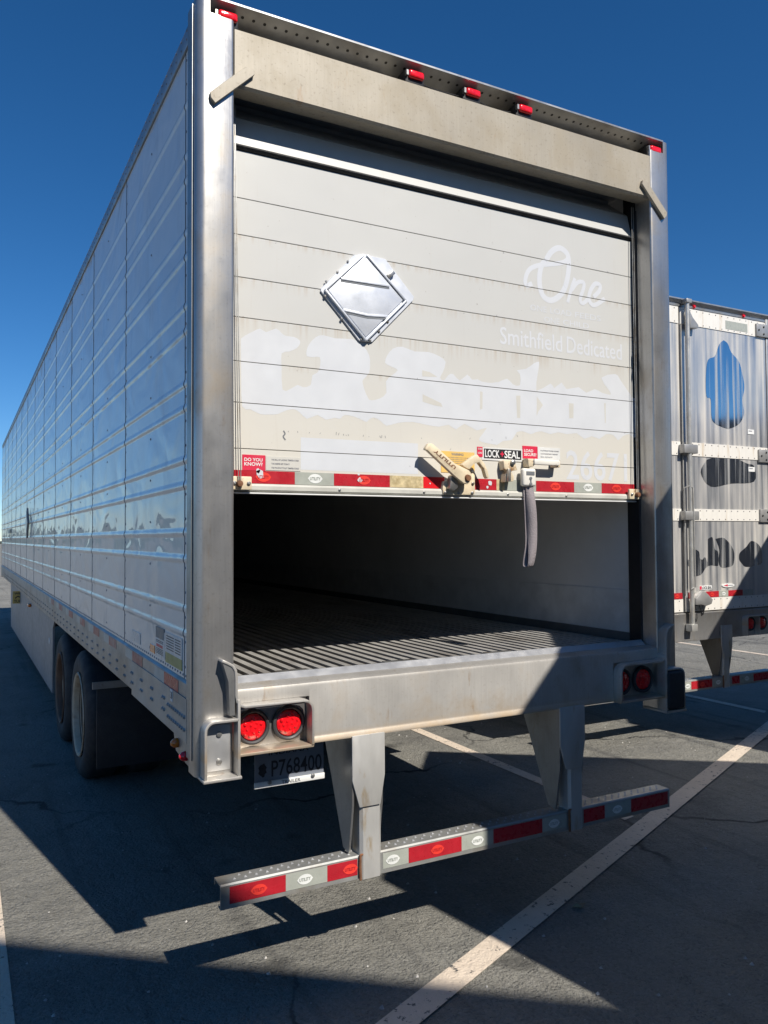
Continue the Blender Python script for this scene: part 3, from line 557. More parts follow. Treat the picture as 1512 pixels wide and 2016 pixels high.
        if left:
            pts = []; rz = [z for z in [1.30 + .1 * k for k in range(26)] if all(abs(z - r_) > .028 for r_ in ribs)]
            for y in seams[1:]:
                pts += [(f(.008), y - .012, z) for z in rz]
            for i in range(1, len(seams) - 1):
                ym = (seams[i] + seams[i + 1]) / 2; pts += [(f(.008), ym, z) for z in rz[::2]]
            tag(rivet_pts(MB(), pts, (-1, 0, 0), .0065, .003).build('rivets', 'ink_grey', wl, ang=0), kind='stuff')
            pts = [(f(.008), .14 + .045 * k, 1.266) for k in range(358)]
            tag(rivet_pts(MB(), pts, (-1, 0, 0), .006, .003).build('rivets', 'ink_grey', wl, ang=0), kind='stuff')
        # rails
        tr = MB().prism([(f(.0), 3.838), (f(-.004), 3.85), (f(-.004), 3.905), (f(.01), 3.925), (f(.06), 3.925), (f(.06), 3.838)], 'y', .112, L).build('top_rail', 'top_rail', R)
        if left: tag(rivet_pts(MB(), [(-.004, .15 + .09 * k, z) for k in range(180) for z in (3.858, 3.895)], (-1, 0, 0), .005, .003).build('rivets', 'ink_grey', tr, ang=0), kind='stuff')
        br = MB().prism([(f(.002), 1.03), (f(-.002), 1.04), (f(-.002), 1.24), (f(.010), 1.25), (f(.05), 1.25), (f(.05), 1.03)], 'y', .113, L).build('bottom_rail', 'side_rail', R)
        MB().box(*sorted((f(-.007), f(-.0025))), .118, 1.25, 1.012, 1.185).build('rail_doubler', 'side_rail', br)
        if left:
            pts = []
            for k in range(60):
                y = .50 + .24 * k
                for z in (1.075, 1.125): pts += [(-.002 if y > 1.25 else -.007, y, z), (-.002 if y > 1.25 else -.007, y + .03, z)]
            pts += [(-.007, .15 + .035 * k, z) for k in range(9) for z in (1.06, 1.11)]
            tag(rivet_pts(MB(), pts, (-1, 0, 0), .0095, .007).build('rivets', 'side_rail', br, ang=0), kind='stuff')
            for y0, bold in ((.27, 1), (1.0, 0), (1.74, 0), (2.38, 0), (3.05, 0), (3.75, 0), (4.5, 0), (5.2, 0)):
                MB().box(-.0036, -.0025, y0, y0 + .255, 1.185, 1.236).build('reflective_tape', 'tape_red' if bold else 'tape_faded_red', br, ang=0)
                MB().box(-.0036, -.0025, y0 + .256, y0 + .45, 1.185, 1.236).build('reflective_tape', 'tape_faded_white', br, ang=0)
            m = MB().box(-.0086, -.0075, .345, .385, 1.135, 1.185).build('number_sticker', 'sticker_white', br, ang=0)
            q = MB(); text(q, '38', (-.0092, .379, 1.145), (0, -.028, 0), (0, 0, .03), .02); q.build('lettering', 'ink', br, solid=False, ang=0)
            # information stickers low on the last panel
            for y0, y1, z0, z1, mt in ((.245, .545, 1.312, 1.408, 'white_film'), (.55, .745, 1.283, 1.40, 'white_film'), (.565, .735, 1.365, 1.415, 'sticker_grey'), (.59, .72, 1.325, 1.338, 'sticker_red'), (.245, .535, 1.277, 1.322, 'sticker_olive'), (.76, .86, 1.283, 1.32, 'lens_amber'), (1.1, 1.32, 1.285, 1.34, 'white_film')):
                e = .0004 if mt != 'white_film' else 0
                MB().box(.0050 - e, .0074, y0, y1, z0, z1).build('info_sticker', mt, wl, ang=0)
            q = MB()
            for z0 in (1.392, 1.381, 1.370, 1.359, 1.348, 1.337):
                for ya, yb in ((.265, .36), (.38, .52)): q.add([(.0043, yb, z0), (.0043, ya, z0), (.0043, ya, z0 + .004), (.0043, yb, z0 + .004)], [(0, 1, 2, 3)])
            for z0 in (1.353, 1.346, 1.316, 1.309, 1.302, 1.295):
                q.add([(.0043, .725, z0), (.0043, .58, z0), (.0043, .58, z0 + .003), (.0043, .725, z0 + .003)], [(0, 1, 2, 3)])
            q.build('fine_print', 'ink', wl, solid=False, ang=0)
            # placard holder on the side
            yy, zz, s_ = 8.48, 2.035, .2
            h = MB().prism([(yy - s_, zz), (yy, zz + s_), (yy + s_, zz), (yy, zz - s_)], 'x', -.030, -.007).build('side_placard_holder', 'stainless_grey', R)
            MB().prism([(yy - s_ * .8, zz), (yy, zz + s_ * .8), (yy + s_ * .8, zz), (yy, zz - s_ * .8)], 'x', -.034, -.0302).build('placard', 'aluminium', h)
            MB().box(-.014, -.0062, 12.8, 13.35, 1.93, 2.0).build('side_bracket', 'stainless_grey', R); 
            for z in (1.86, 1.98): MB().box(-.016, -.0065, 12.75, 12.82, z - .05, z + .03).build('bracket_leg', 'stainless_grey', R)
    wall(True); wall(False)
    rf = MB().box(.06, 2.54, .12, L, 3.905, 3.922).build('roof', 'roof_white', R)
    MB().box(.01, 2.59, L, L + .06, 1.0, 3.92).build('front_wall', 'side_rail', R)
    # ---------------------------------------------------------- inside
    fl = MB().box(.11, 2.49, .1125, L - .01, 1.19, 1.206).build('floor', 'floor_gap', R)
    n = 36; m0 = None
    for k in range(n):
        x = .175 + k * (2.25 / (n - 1))
        if m0 is None:
            q = MB(); q.prism([(x - .017, 1.236), (x - .017, 1.2425), (x + .017, 1.2425), (x + .017, 1.236), (x + .004, 1.236), (x + .004, 1.2065), (x - .004, 1.2065), (x - .004, 1.236)], 'y', .113, L - .02)
            m0 = q.build('floor_rail', 'floor_metal', fl, ang=0); x0 = x
        else: copy_at(m0, fl, (x - x0, 0, 0))
    for a in (.40, .93, 1.50):
        MB().box(a, a + .15, .114, .24, 1.243, 1.246).build('floor_plate', 'zinc', fl)
    for x in (.19, .66, 1.15, 1.62, 2.1): MB().box(x, x + .2, .1135, .125, 1.2435, 1.2455).build('rail_end_plate', 'aluminium', fl)
    for nm, a, b_, mt in (('inner_wall', .085, .11, 'liner'), ('inner_wall', 2.49, 2.515, 'liner')):
        iw = MB().box(a, b_, .20, L - .005, 1.19, 3.78).build(nm, mt, R)
        s_ = (b_, b_ + .006) if a < 1 else (a - .006, a)
        MB().box(*s_, .205, L - .01, 1.285, 1.52).build('kick_plate', 'liner_kick', iw)
        c_ = (b_ + .0005, b_ + .02) if a < 1 else (a - .02, a - .0005)
        MB().box(*c_, .205, L - .01, 1.207, 1.284).build('cove', 'cove_grey', iw)
    MB().box(.11, 2.49, .2, L - .01, 3.74, 3.77).build('inner_ceiling', 'liner', R)
    MB().box(.11, 2.49, L - .06, L - .012, 1.207, 3.74).build('inner_front_wall', 'liner', R)
    for a, b_ in ((.118, .16), (2.446, 2.482)):
        tk = MB().box(a, b_, .112, .195, 1.243, 3.735).build('door_track', 'black', R)
        MB().tube([((a + b_) / 2 + (.012 if a < 1 else -.012), .108, 1.25), ((a + b_) / 2 + (.012 if a < 1 else -.012), .108, 3.6)], .008, 8).build('rubber_seal', 'rubber', tk)
    # ---------------------------------------------------------- roll-up door
    D = .13
    door = MB().box(.162, 2.436, .171, .178, 2.03, 3.46).build('roll_up_door', 'black', R)
    zs = [2.046, 2.190, 2.381, 2.553, 2.737, 2.905, 3.083, 3.238, 3.440]
    for i in range(len(zs) - 1):
        MB().box(.161, 2.4365, D, .170, zs[i] + .0013, zs[i + 1] - .0013).build('door_slat', 'door_paint', door, bevel=.0012, seg=1, ang=0)
    MB().prism([(D - .002, 3.462), (D + .026, 3.588), (D + .06, 3.582), (.170, 3.462)], 'x', .161, 2.4365).build('door_slat', 'door_paint', door, ang=0)
    MB().prism([(D + .028, 3.592), (D + .16, 3.70), (D + .18, 3.67), (D + .06, 3.585)], 'x', .161, 2.4365).build('door_slat', 'door_paint', door, ang=0)
    MB().box(.161, 2.4365, D + .17, D + .9, 3.695, 3.725).build('door_slat', 'door_paint', door, ang=0)
    MB().prism([(D - .012, 3.446), (D - .016, 3.452), (D - .012, 3.460), (D + .03, 3.461), (D + .03, 3.441), (D - .004, 3.441)], 'x', .161, 2.436).build('door_gasket', 'rubber', door)
    dr = MB().prism([(D + .03, 2.0455), (D - .006, 2.0455), (D - .014, 2.036), (D - .014, 2.020), (D - .004, 2.013), (D + .03, 2.013)], 'x', .162, 2.4355).build('door_bottom_rail', 'tape_faded_white', door)
    MB().box(.162, 2.4355, D - .010, D + .016, 2.004, 2.0095).build('bottom_seal', 'sticker_white', door)
    m = MB()
    for x in (.66, 1.09, 1.57, 1.94): m.lathe([(.006, 0), (.006, -.003), (.003, -.005), (0, -.005)], (x, D - .014, 2.028), 'y', 8)
    m.build('rail_rivets', 'zinc', door)
    cut = zs[1:-1]
    def decal(poly, mt, e, name='old_lettering_ghost'):
        q = fill(MB(), poly, D - e); return q.build(name, mt, door, solid=False, ang=0, cut=cut)
    decal([tuple(p) for p in smooth(TR['ghost'] + TR['ghost'][:1], 2)[:-1]], 'ghost_paint', .0003)  # cleaner paint left where the old lettering was
    for p in TR['cream']: decal(p, 'cream_paint', .0006, 'cream_patch')
    decal([(.484, 2.251), (1.068, 2.254), (1.067, 2.112), (.483, 2.112)], 'ghost_paint', .0003, 'old_sticker_ghost')  # cleaner paint left where an old sticker was
    q = MB()
    for i, st in enumerate(TR['one']): q.ribbon(st, (.030, .024, .020, .022, .024)[i], D - .0004 - .0001 * i)
    q.build('script_lettering', 'logo_paint', door, solid=False, ang=0, cut=cut)
    for s_, x_, z_, l_ in (('ONE', 1.733, 2.966, .105), ('LOAD', 1.862, 2.966, .14), ('FEEDS', 2.028, 2.966, .178), ('ONE', 1.822, 2.915, .10), ('CHILD', 1.945, 2.915, .177)):
        q = MB(); text(q, s_, (x_, D - .0005, z_), (l_, 0, 0), (0, 0, .03), .004); q.build('lettering', 'ghost_paint', door, solid=False, ang=0, cut=cut)
    for s_, x_, l_ in (('Smithfield', 1.542, .395), ('Dedicated', 1.968, .386)):
        q = MB(); text(q, s_, (x_, D - .0005, 2.772), (l_, 0, 0), (0, 0, .087), .008); q.build('lettering', 'logo_paint', door, solid=False, ang=0, cut=cut)
    q = MB(); text(q, '26671', (1.955, D - .0005, 2.112), (.425, 0, 0), (0, 0, .155), .012); q.build('number_lettering', 'logo_paint', door, solid=False, ang=0, cut=cut)
    for a, b_, mt in ((.163, .4555, 'tape_red'), (.456, .6385, 'tape_grey'), (.639, .9165, 'tape_red'), (.917, 1.0935, 'tape_worn'), (1.094, 1.210, 'tape_red_bright'), (1.36, 1.5105, 'tape_red'), (1.511, 1.5595, 'tape_worn'), (1.56, 1.755, 'tape_grey'), (1.756, 2.0045, 'tape_red'), (2.005, 2.1935, 'tape_grey'), (2.194, 2.433, 'tape_red')):
        MB().box(a, b_, D - .0018, D - .0006, 2.0475, 2.101).build('reflective_tape', mt, door, ang=0)
    for cx, red in ((.315, True), (.55, False), (.785, True), (1.88, True), (2.10, False), (2.30, True)): oval_logo(door, cx, 2.075, D - .0030, .062, red)
    q = MB()
    for bx, bz, s_ in ((.30, 2.085, .018), (.292, 2.10, .010), (.765, 2.075, .012), (.758, 2.10, .006), (1.47, 2.08, .014), (1.455, 2.062, .008), (1.13, 2.07, .004)):
        pp = [(bx + s_ * (.6 + .6 * random.random()) * math.cos(k * .8), D - .0036, bz + s_ * (.6 + .6 * random.random()) * math.sin(k * .8)) for k in range(8)]; q.add(pp, [tuple(range(8))])
    q.build('tape_scuffs', 'ghost_paint', door, solid=False, ang=0)['kind'] = 'stuff'
    q = MB(); rnd = random.Random(3)
    for k in range(46):
        bx, bz = rnd.choice([(rnd.uniform(1.0, 1.9), rnd.uniform(2.12, 2.33)), (rnd.uniform(.3, 2.4), rnd.choice(zs[1:-1]) + rnd.uniform(-.012, .004)), (rnd.uniform(.42, .9), 2.27)])
        l_, an = rnd.uniform(.004, .014), rnd.uniform(.9, 2.2)
        dx, dz = l_ * math.cos(an), l_ * math.sin(an); q.add([(bx, D - .0009, bz), (bx + .002, D - .0009, bz), (bx + dx + .002, D - .0009, bz + dz), (bx + dx, D - .0009, bz + dz)], [(0, 1, 2, 3)])
    q.ribbon([(.405, 2.275), (.412, 2.262), (.404, 2.250), (.414, 2.236)], .006, D - .0009)
    tag(q.build('scratches', 'sticker_grey', door, solid=False, ang=0, cut=cut), kind='stuff')
    # stickers
    def sticker(x0, x1, z0, z1, mt, words=(), ink='sticker_white', e=.0022):
        o = MB().box(x0, x1, D - e, D - .0004, z0, z1).build('door_sticker', mt, R, ang=0)
        if words:
            q = MB()
            for s_, a, b_, c, d_ in words: text(q, s_, (a, D - e - .0008, c), (b_ - a, 0, 0), (0, 0, d_ - c), .02)
            q.build('lettering', ink, o, solid=False, ang=0)
        return o
    sticker(.224, .324, 2.1015, 2.166, 'sticker_red', [('DO YOU', .232, .311, 2.139, 2.153), ('KNOW?', .232, .311, 2.120, 2.135)])
    sticker(.326, .482, 2.1045, 2.163, 'cream_paint', [('THE BILL OF LADING TEMPERATURE?', .350, .474, 2.146, 2.153), ('THE REEFER SET POINT?', .350, .432, 2.129, 2.136), ('THE PRODUCT PULP TEMPERATURE?', .350, .474, 2.112, 2.119)], 'ink_grey')
    sticker(1.192, 1.382, 2.125, 2.226, 'sticker_yellow', [('WARNING:', 1.25, 1.32, 2.207, 2.219)] + [('DO NOT STAND UNDER DOOR WHEN MOVING', 1.215, 1.365, 2.195 - .009 * k, 2.199 - .009 * k) for k in range(6)], 'ink_grey')
    sticker(1.398, 1.430, 2.207, 2.256, 'sticker_red', [('SECURED', 1.402, 1.426, 2.242, 2.250), ('LOAD', 1.402, 1.426, 2.222, 2.231)])
    sticker(1.425, 1.672, 2.193, 2.255, 'white_film', e=.0014)
    sticker(1.438, 1.664, 2.202, 2.249, 'sticker_black', [('LOCK', 1.444, 1.530, 2.207, 2.244), ('SEAL', 1.560, 1.655, 2.207, 2.244)])
    o = sticker(1.672, 1.766, 2.211, 2.274, 'sticker_red', [('LOAD', 1.681, 1.738, 2.243, 2.258), ('SECURE?', 1.681, 1.758, 2.224, 2.239)], e=.0026)
    q = MB(); text(q, '+', (1.535, D - .0031, 2.214), (.022, 0, 0), (0, 0, .024), .03); q.build('red_cross', 'sticker_red', o, solid=False, ang=0)
    sticker(1.768, 1.913, 2.212, 2.272, 'white_film', [('PALLETS/FREIGHT PROPERLY SECURED?', 1.786, 1.905, 2.252, 2.258), ('LOAD BARS/STRAPS CHECKED?', 1.786, 1.898, 2.236, 2.242), ('SEAL INTACT?', 1.786, 1.862, 2.220, 2.226)], 'ink_grey')
    # placard holder
    ph = MB().prism(TR['dia_back'], 'y', D - .010, D - .0005).build('placard_holder', 'bright_aluminium', R, bevel=.0015, seg=1)
    din = TR['dia_in']; cx = sum(p[0] for p in din) / 5; cz = sum(p[1] for p in din) / 5
    MB().prism([(cx + (x - cx) * .93, cz + (z - cz) * .93) for x, z in din], 'y', D - .019, D - .0105).build('placard', 'bright_aluminium', ph, bevel=.003)
    for i in range(5):
        a, b_ = Vector(din[i]), Vector(din[(i + 1) % 5])
        if (b_ - a).length < .06: continue
        MB().band([a, b_], D - .026, D - .0105, .009).build('frame_edge', 'bright_aluminium', ph, bevel=.003)
    for key in ('dia_r1', 'dia_r2'):
        MB().band([tuple(p) for p in TR[key]], D - .024, D - .0195, .011).build('placard_rib', 'bright_aluminium', ph, bevel=.003)
        MB().band([(p[0], p[1] - .011) for p in TR[key]], D - .0202, D - .0192, .006).build('painted_rib_shadow', 'sticker_grey', ph)  # dark strip below each rib, painted in as its shadow
    MB().prism([(.893, 3.010), (.925, 3.038), (.938, 3.022), (.906, 2.994)], 'y', D - .030, D - .011).build('placard_clip', 'zinc', ph, bevel=.002)
    q = MB()
    for x, z in ((.705, 3.045), (.655, 2.99), (.60, 2.94), (.595, 2.875), (.675, 2.785), (.77, 2.705), (.815, 2.705), (.86, 2.75), (.905, 2.80), (.965, 2.87), (1.0, 2.905)): q.lathe([(.006, 0), (.006, -.004), (.003, -.006), (0, -.006)], (x, D - .010, z), 'y', 8)
    q.build('holder_rivets', 'zinc', ph)['kind'] = 'stuff'
    # lock handle
    lk = MB().prism(TR['base'], 'y', D - .022, D - .0005).build('door_lock', 'hardware_cream', R, bevel=.0018)
    MB().prism(TR['arm'], 'y', .052, .075).build('lock_handle', 'hardware_cream', lk, bevel=.0025)
    MB().prism(TR['hook'], 'y', .062, .090).build('lock_hook', 'hardware_cream', lk, bevel=.003)
    px, pz = TR['pin'][0]
    MB().lathe([(.017, D - .1), (.017, -.078), (.014, -.088), (.0, -.088)], (px, D, pz), 'y', 20).build('pivot_pin', 'rust', lk)
    MB().cyl((px, .108, pz), (px, .074, pz), .024, n=20).build('pivot_boss', 'hardware_cream', lk)
    MB().prism([(1.205, 2.045), (1.215, 2.105), (1.235, 2.115), (1.255, 2.09), (1.25, 2.05), (1.23, 2.035)], 'y', .075, .108).build('lock_catch', 'zinc', lk, bevel=.003)
    a0, a1, b0, b1 = [Vector((p[0], .0512, p[1])) for p in TR['armtext']]
    q = MB(); text(q, 'UTILITY', a1 + (b1 - a1) * .0, (a0 - a1), (a1 - b1) * 1.0, .03); 
    q = MB(); text(q, 'UTILITY', b1 + (a1 - b1) * .12, (b0 - b1), (a1 - b1) * .85, .035); q.build('lettering', 'rust', lk, solid=False, ang=0)
    q = MB()
    for x, z in ((1.20, 2.028), (1.275, 2.028), (1.352, 2.03), (1.356, 2.075), (1.352, 2.135)): q.lathe([(.008, 0), (.008, -.005), (.004, -.008), (0, -.008)], (x, D - .022, z), 'y', 10)
    q.build('lock_bolts', 'zinc', lk)
    la = MB().prism(TR['latch'], 'y', D - .045, D - .002).build('door_latch', 'hardware_cream', R, bevel=.003)
    MB().box(1.538, 1.555, D - .062, D - .0455, 2.088, 2.15).build('latch_tongue', 'zinc', la, bevel=.004)
    MB().lathe([(.013, 0), (.013, -.01), (.006, -.014), (0, -.014)], (1.575, D - .045, 2.182), 'y', 12).build('latch_bolt', 'zinc', la)
    # grab handle, buckle, strap
    gh = MB().prism([(1.672, 2.165), (1.668, 2.205), (1.705, 2.206), (1.722, 2.19), (1.70, 2.165)], 'y', D - .05, D - .003).build('grab_handle', 'hardware_cream', R, bevel=.003)
    MB().box(1.70, 1.862, D - .062, D - .040, 2.176, 2.205).build('grip', 'hardware_white', gh, bevel=.006, seg=2)
    MB().prism([(1.845, 2.168), (1.842, 2.206), (1.874, 2.206), (1.875, 2.168)], 'y', D - .05, D - .003).build('handle_foot', 'hardware_cream', gh, bevel=.006)
    bk = MB().box(1.640, 1.722, D - .048, D - .016, 2.068, 2.158).build('strap_buckle', 'hardware_white', R, bevel=.012, seg=3)
    MB().box(1.658, 1.708, D - .0505, D - .0475, 2.124, 2.142).build('buckle_slot', 'sticker_grey', bk)
    q = MB()
    for z in (2.108, 2.080): q.lathe([(.008, 0), (.008, -.004), (0, -.005)], (1.684, D - .048, z), 'y', 10)
    q.box(1.681, 1.688, D - .051, D - .0478, 2.07, 2.115); q.build('buckle_screws', 'sticker_grey', bk)
    # hanging loop of webbing: two thin layers that meet in a fold
    pa = smooth([(D - .030, 2.075), (D - .040, 1.98), (D - .036, 1.86), (D - .044, 1.75), (D - .038, 1.685), (D - .026, 1.672)], 5)
    pb = smooth([(D - .026, 1.672), (D - .016, 1.69), (D - .020, 1.78), (D - .012, 1.88), (D - .018, 1.98), (D - .020, 2.075)], 5)
    xs_ = lambda z: 1.690 + .009 * math.sin((z - 1.72) * 11) * min(1, (2.08 - z) * 5)
    wv, wf = [], []
    for i, p in enumerate(pa + pb[1:]):
        tw = .016 * math.sin((p.y - 1.70) * 8) * (1 if i < len(pa) else -.6); sh = 0 if i < len(pa) else -.010
        wv += [(xs_(p.y) - .020 + sh, p.x + tw, p.y), (xs_(p.y) + .020 + sh, p.x - tw, p.y)]
        if i: k = 2 * i; wf.append((k - 2, k - 1, k + 1, k))
    q = MB(); q.add(wv, wf); stp = q.build('pull_strap', 'webbing', R, solid=False)
    md = stp.modifiers.new('thickness', 'SOLIDIFY'); md.thickness = .0025
    # corner brackets and lift cables
    for a, b_, cxs in ((.165, .256, (.196, .206)), (2.366, 2.447, (2.412, 2.422))):
        bkt = MB().box(a, b_, D - .030, D - .0145, 2.018, 2.073).build('cable_bracket', 'hardware_cream', R, bevel=.004)
        for z_ in (2.045,):
            for xx in (a + .017, b_ - .014): MB().lathe([(.008, 0), (.008, -.005), (.004, -.008), (0, -.008)], (xx, D - .03, z_), 'y', 10).build('bracket_bolt', 'zinc', bkt)
        MB().lathe([(.013, 0), (.015, -.008), (.012, -.02), (0, -.022)], ((cxs[0] + cxs[1]) / 2, D - .03, 2.042), 'y', 10).build('cable_clamp', 'rust', bkt)
        for k, xx in enumerate(cxs):
            MB().tube([(xx, D - .040, 2.04), (xx + (-.016 if a < 1 else .01) * (1 + .3 * k), D - .020, 3.62)], .0022, 6).build('lift_cable', 'zinc', bkt)
    MB().add([(2.428, D - .02, 2.83), (2.438, D - .024, 2.80), (2.441, D - .03, 2.74), (2.424, D - .03, 2.66), (2.430, D - .018, 2.74), (2.424, D - .012, 2.80)], [(0, 1, 4, 5), (1, 2, 3, 4)]).build('torn_seal', 'rubber', R, solid=False)
    # ---------------------------------------------------------- running gear
    for i, y in enumerate((3.52, 4.78)):
        rm = ('rim_white', 'rim_rust')[i]
        wheel(R, .012, y, 1, rim=rm); wheel(R, .335, y, 1, rim=rm); wheel(R, B - .012, y, -1, rim=rm); wheel(R, B - .335, y, -1, rim=rm)
        MB().cyl((.3, y, .47), (2.3, y, .47), .075).build('axle', 'chassis', R)
    ch = MB().box(.72, .80, 2.3, 7.0, .72, 1.02).build('slide_rail', 'chassis', R); MB().box(1.80, 1.88, 2.3, 7.0, .72, 1.02).build('slide_rail', 'chassis', R)
    for y in (2.35, 3.0, 4.15, 5.4, 6.5): MB().box(.80, 1.80, y, y + .08, .78, .98).build('cross_member', 'chassis', R)
    MB().box(.05, 2.55, .115, L, 1.10, 1.185).build('underframe', 'chassis', R)
    for k in range(40): 
        y = .45 + k * .4
        if k == 0: cm = MB().box(.06, 2.54, y, y + .05, 1.02, 1.099).build('cross_member', 'chassis', R)
        else: copy_at(cm, R, (0, .4 * k, 0))
    for x0, x1 in ((.02, .60), (2.0, 2.58)):
        mf = MB().box(x0, x1, 2.62, 2.632, .275, .815).build('mud_flap', 'rubber', R, bevel=.004)
        MB().box(min(x0, x0 - .03) if x0 < 1 else x0, x1 if x0 < 1 else x1 + .03, 2.60, 2.619, .812, .858).build('flap_hanger', 'side_rail', mf)
        MB().lathe([(.009, 0), (.009, -.006), (0, -.008)], (x0 + .03, 2.60, .835), 'y', 10).build('hanger_bolt', 'zinc', mf)
        MB().box((x0 + x1) / 2 - .04, (x0 + x1) / 2 + .04, 2.60, 2.66, .859, 1.02).build('hanger_bracket', 'chassis', mf)
    # aerodynamic skirt, turn warning sign, landing gear
    for x0, s_ in ((.03, 1), (2.55, -1)):
        sk_ = MB().prism([(5.62, .27), (5.62, .92), (5.45, 1.03), (13.2, 1.03), (13.0, .24)], 'x', x0, x0 + .018).build('side_skirt', 'skirt', R)
        if s_ == 1:
            MB().lathe([(.035, 0), (.033, -.004), (0, -.005)], (x0, 5.95, .76), 'x', 16).build('skirt_button', 'sticker_white', sk_)
            MB().box(x0 - .04, x0 - .001, 8.35, 8.55, .93, .97).build('side_marker_lamp', 'lens_amber', sk_, bevel=.01)
        for y in (6, 8, 10, 12): MB().box(x0 + (.019 if s_ > 0 else -.3), x0 + (.32 if s_ > 0 else -.001), y, y + .03, .9, .95).build('skirt_brace', 'chassis', sk_)
    sg = MB().box(-.075, .105, 10.6, 10.606, .82, 1.012).build('turn_sign', 'sticker_yellow', R)
    q = MB(); text(q, 'TURN', (-.055, 10.598, .832), (.14, 0, 0), (0, 0, .045), .02); text(q, 'WIDE', (-.05, 10.598, .96), (.13, 0, 0), (0, 0, .03), .02)
    q.ribbon([(-.04, .90), (.0, .93), (.05, .905), (.08, .92)], .016, 10.598); q.build('lettering', 'ink', sg, solid=False, ang=0)
    MB().box(.07, .10, 10.607, 10.64, .40, 1.03).build('sign_stay', 'black', sg)
    for x in (.55, 1.95):
        lg = MB().box(x, x + .13, 13.6, 13.73, .06, 1.02).build('landing_leg', 'chassis', R); MB().box(x - .07, x + .2, 13.52, 13.81, 0, .055).build('foot', 'chassis', lg)
    return R
def smooth3(pts, k=4):
    P = [Vector(p) for p in pts]; o = []
    for i in range(len(P) - 1):
        a, b, c, d = P[max(i - 1, 0)], P[i], P[i + 1], P[min(i + 2, len(P) - 1)]
        for j in range(k):
            t = j / k
            o.append(.5 * ((2 * b) + (c - a) * t + (2 * a - 5 * b + 4 * c - d) * t * t + (3 * b - a - 3 * c + d) * t ** 3))
    o.append(P[-1]); return o
open_trailer()

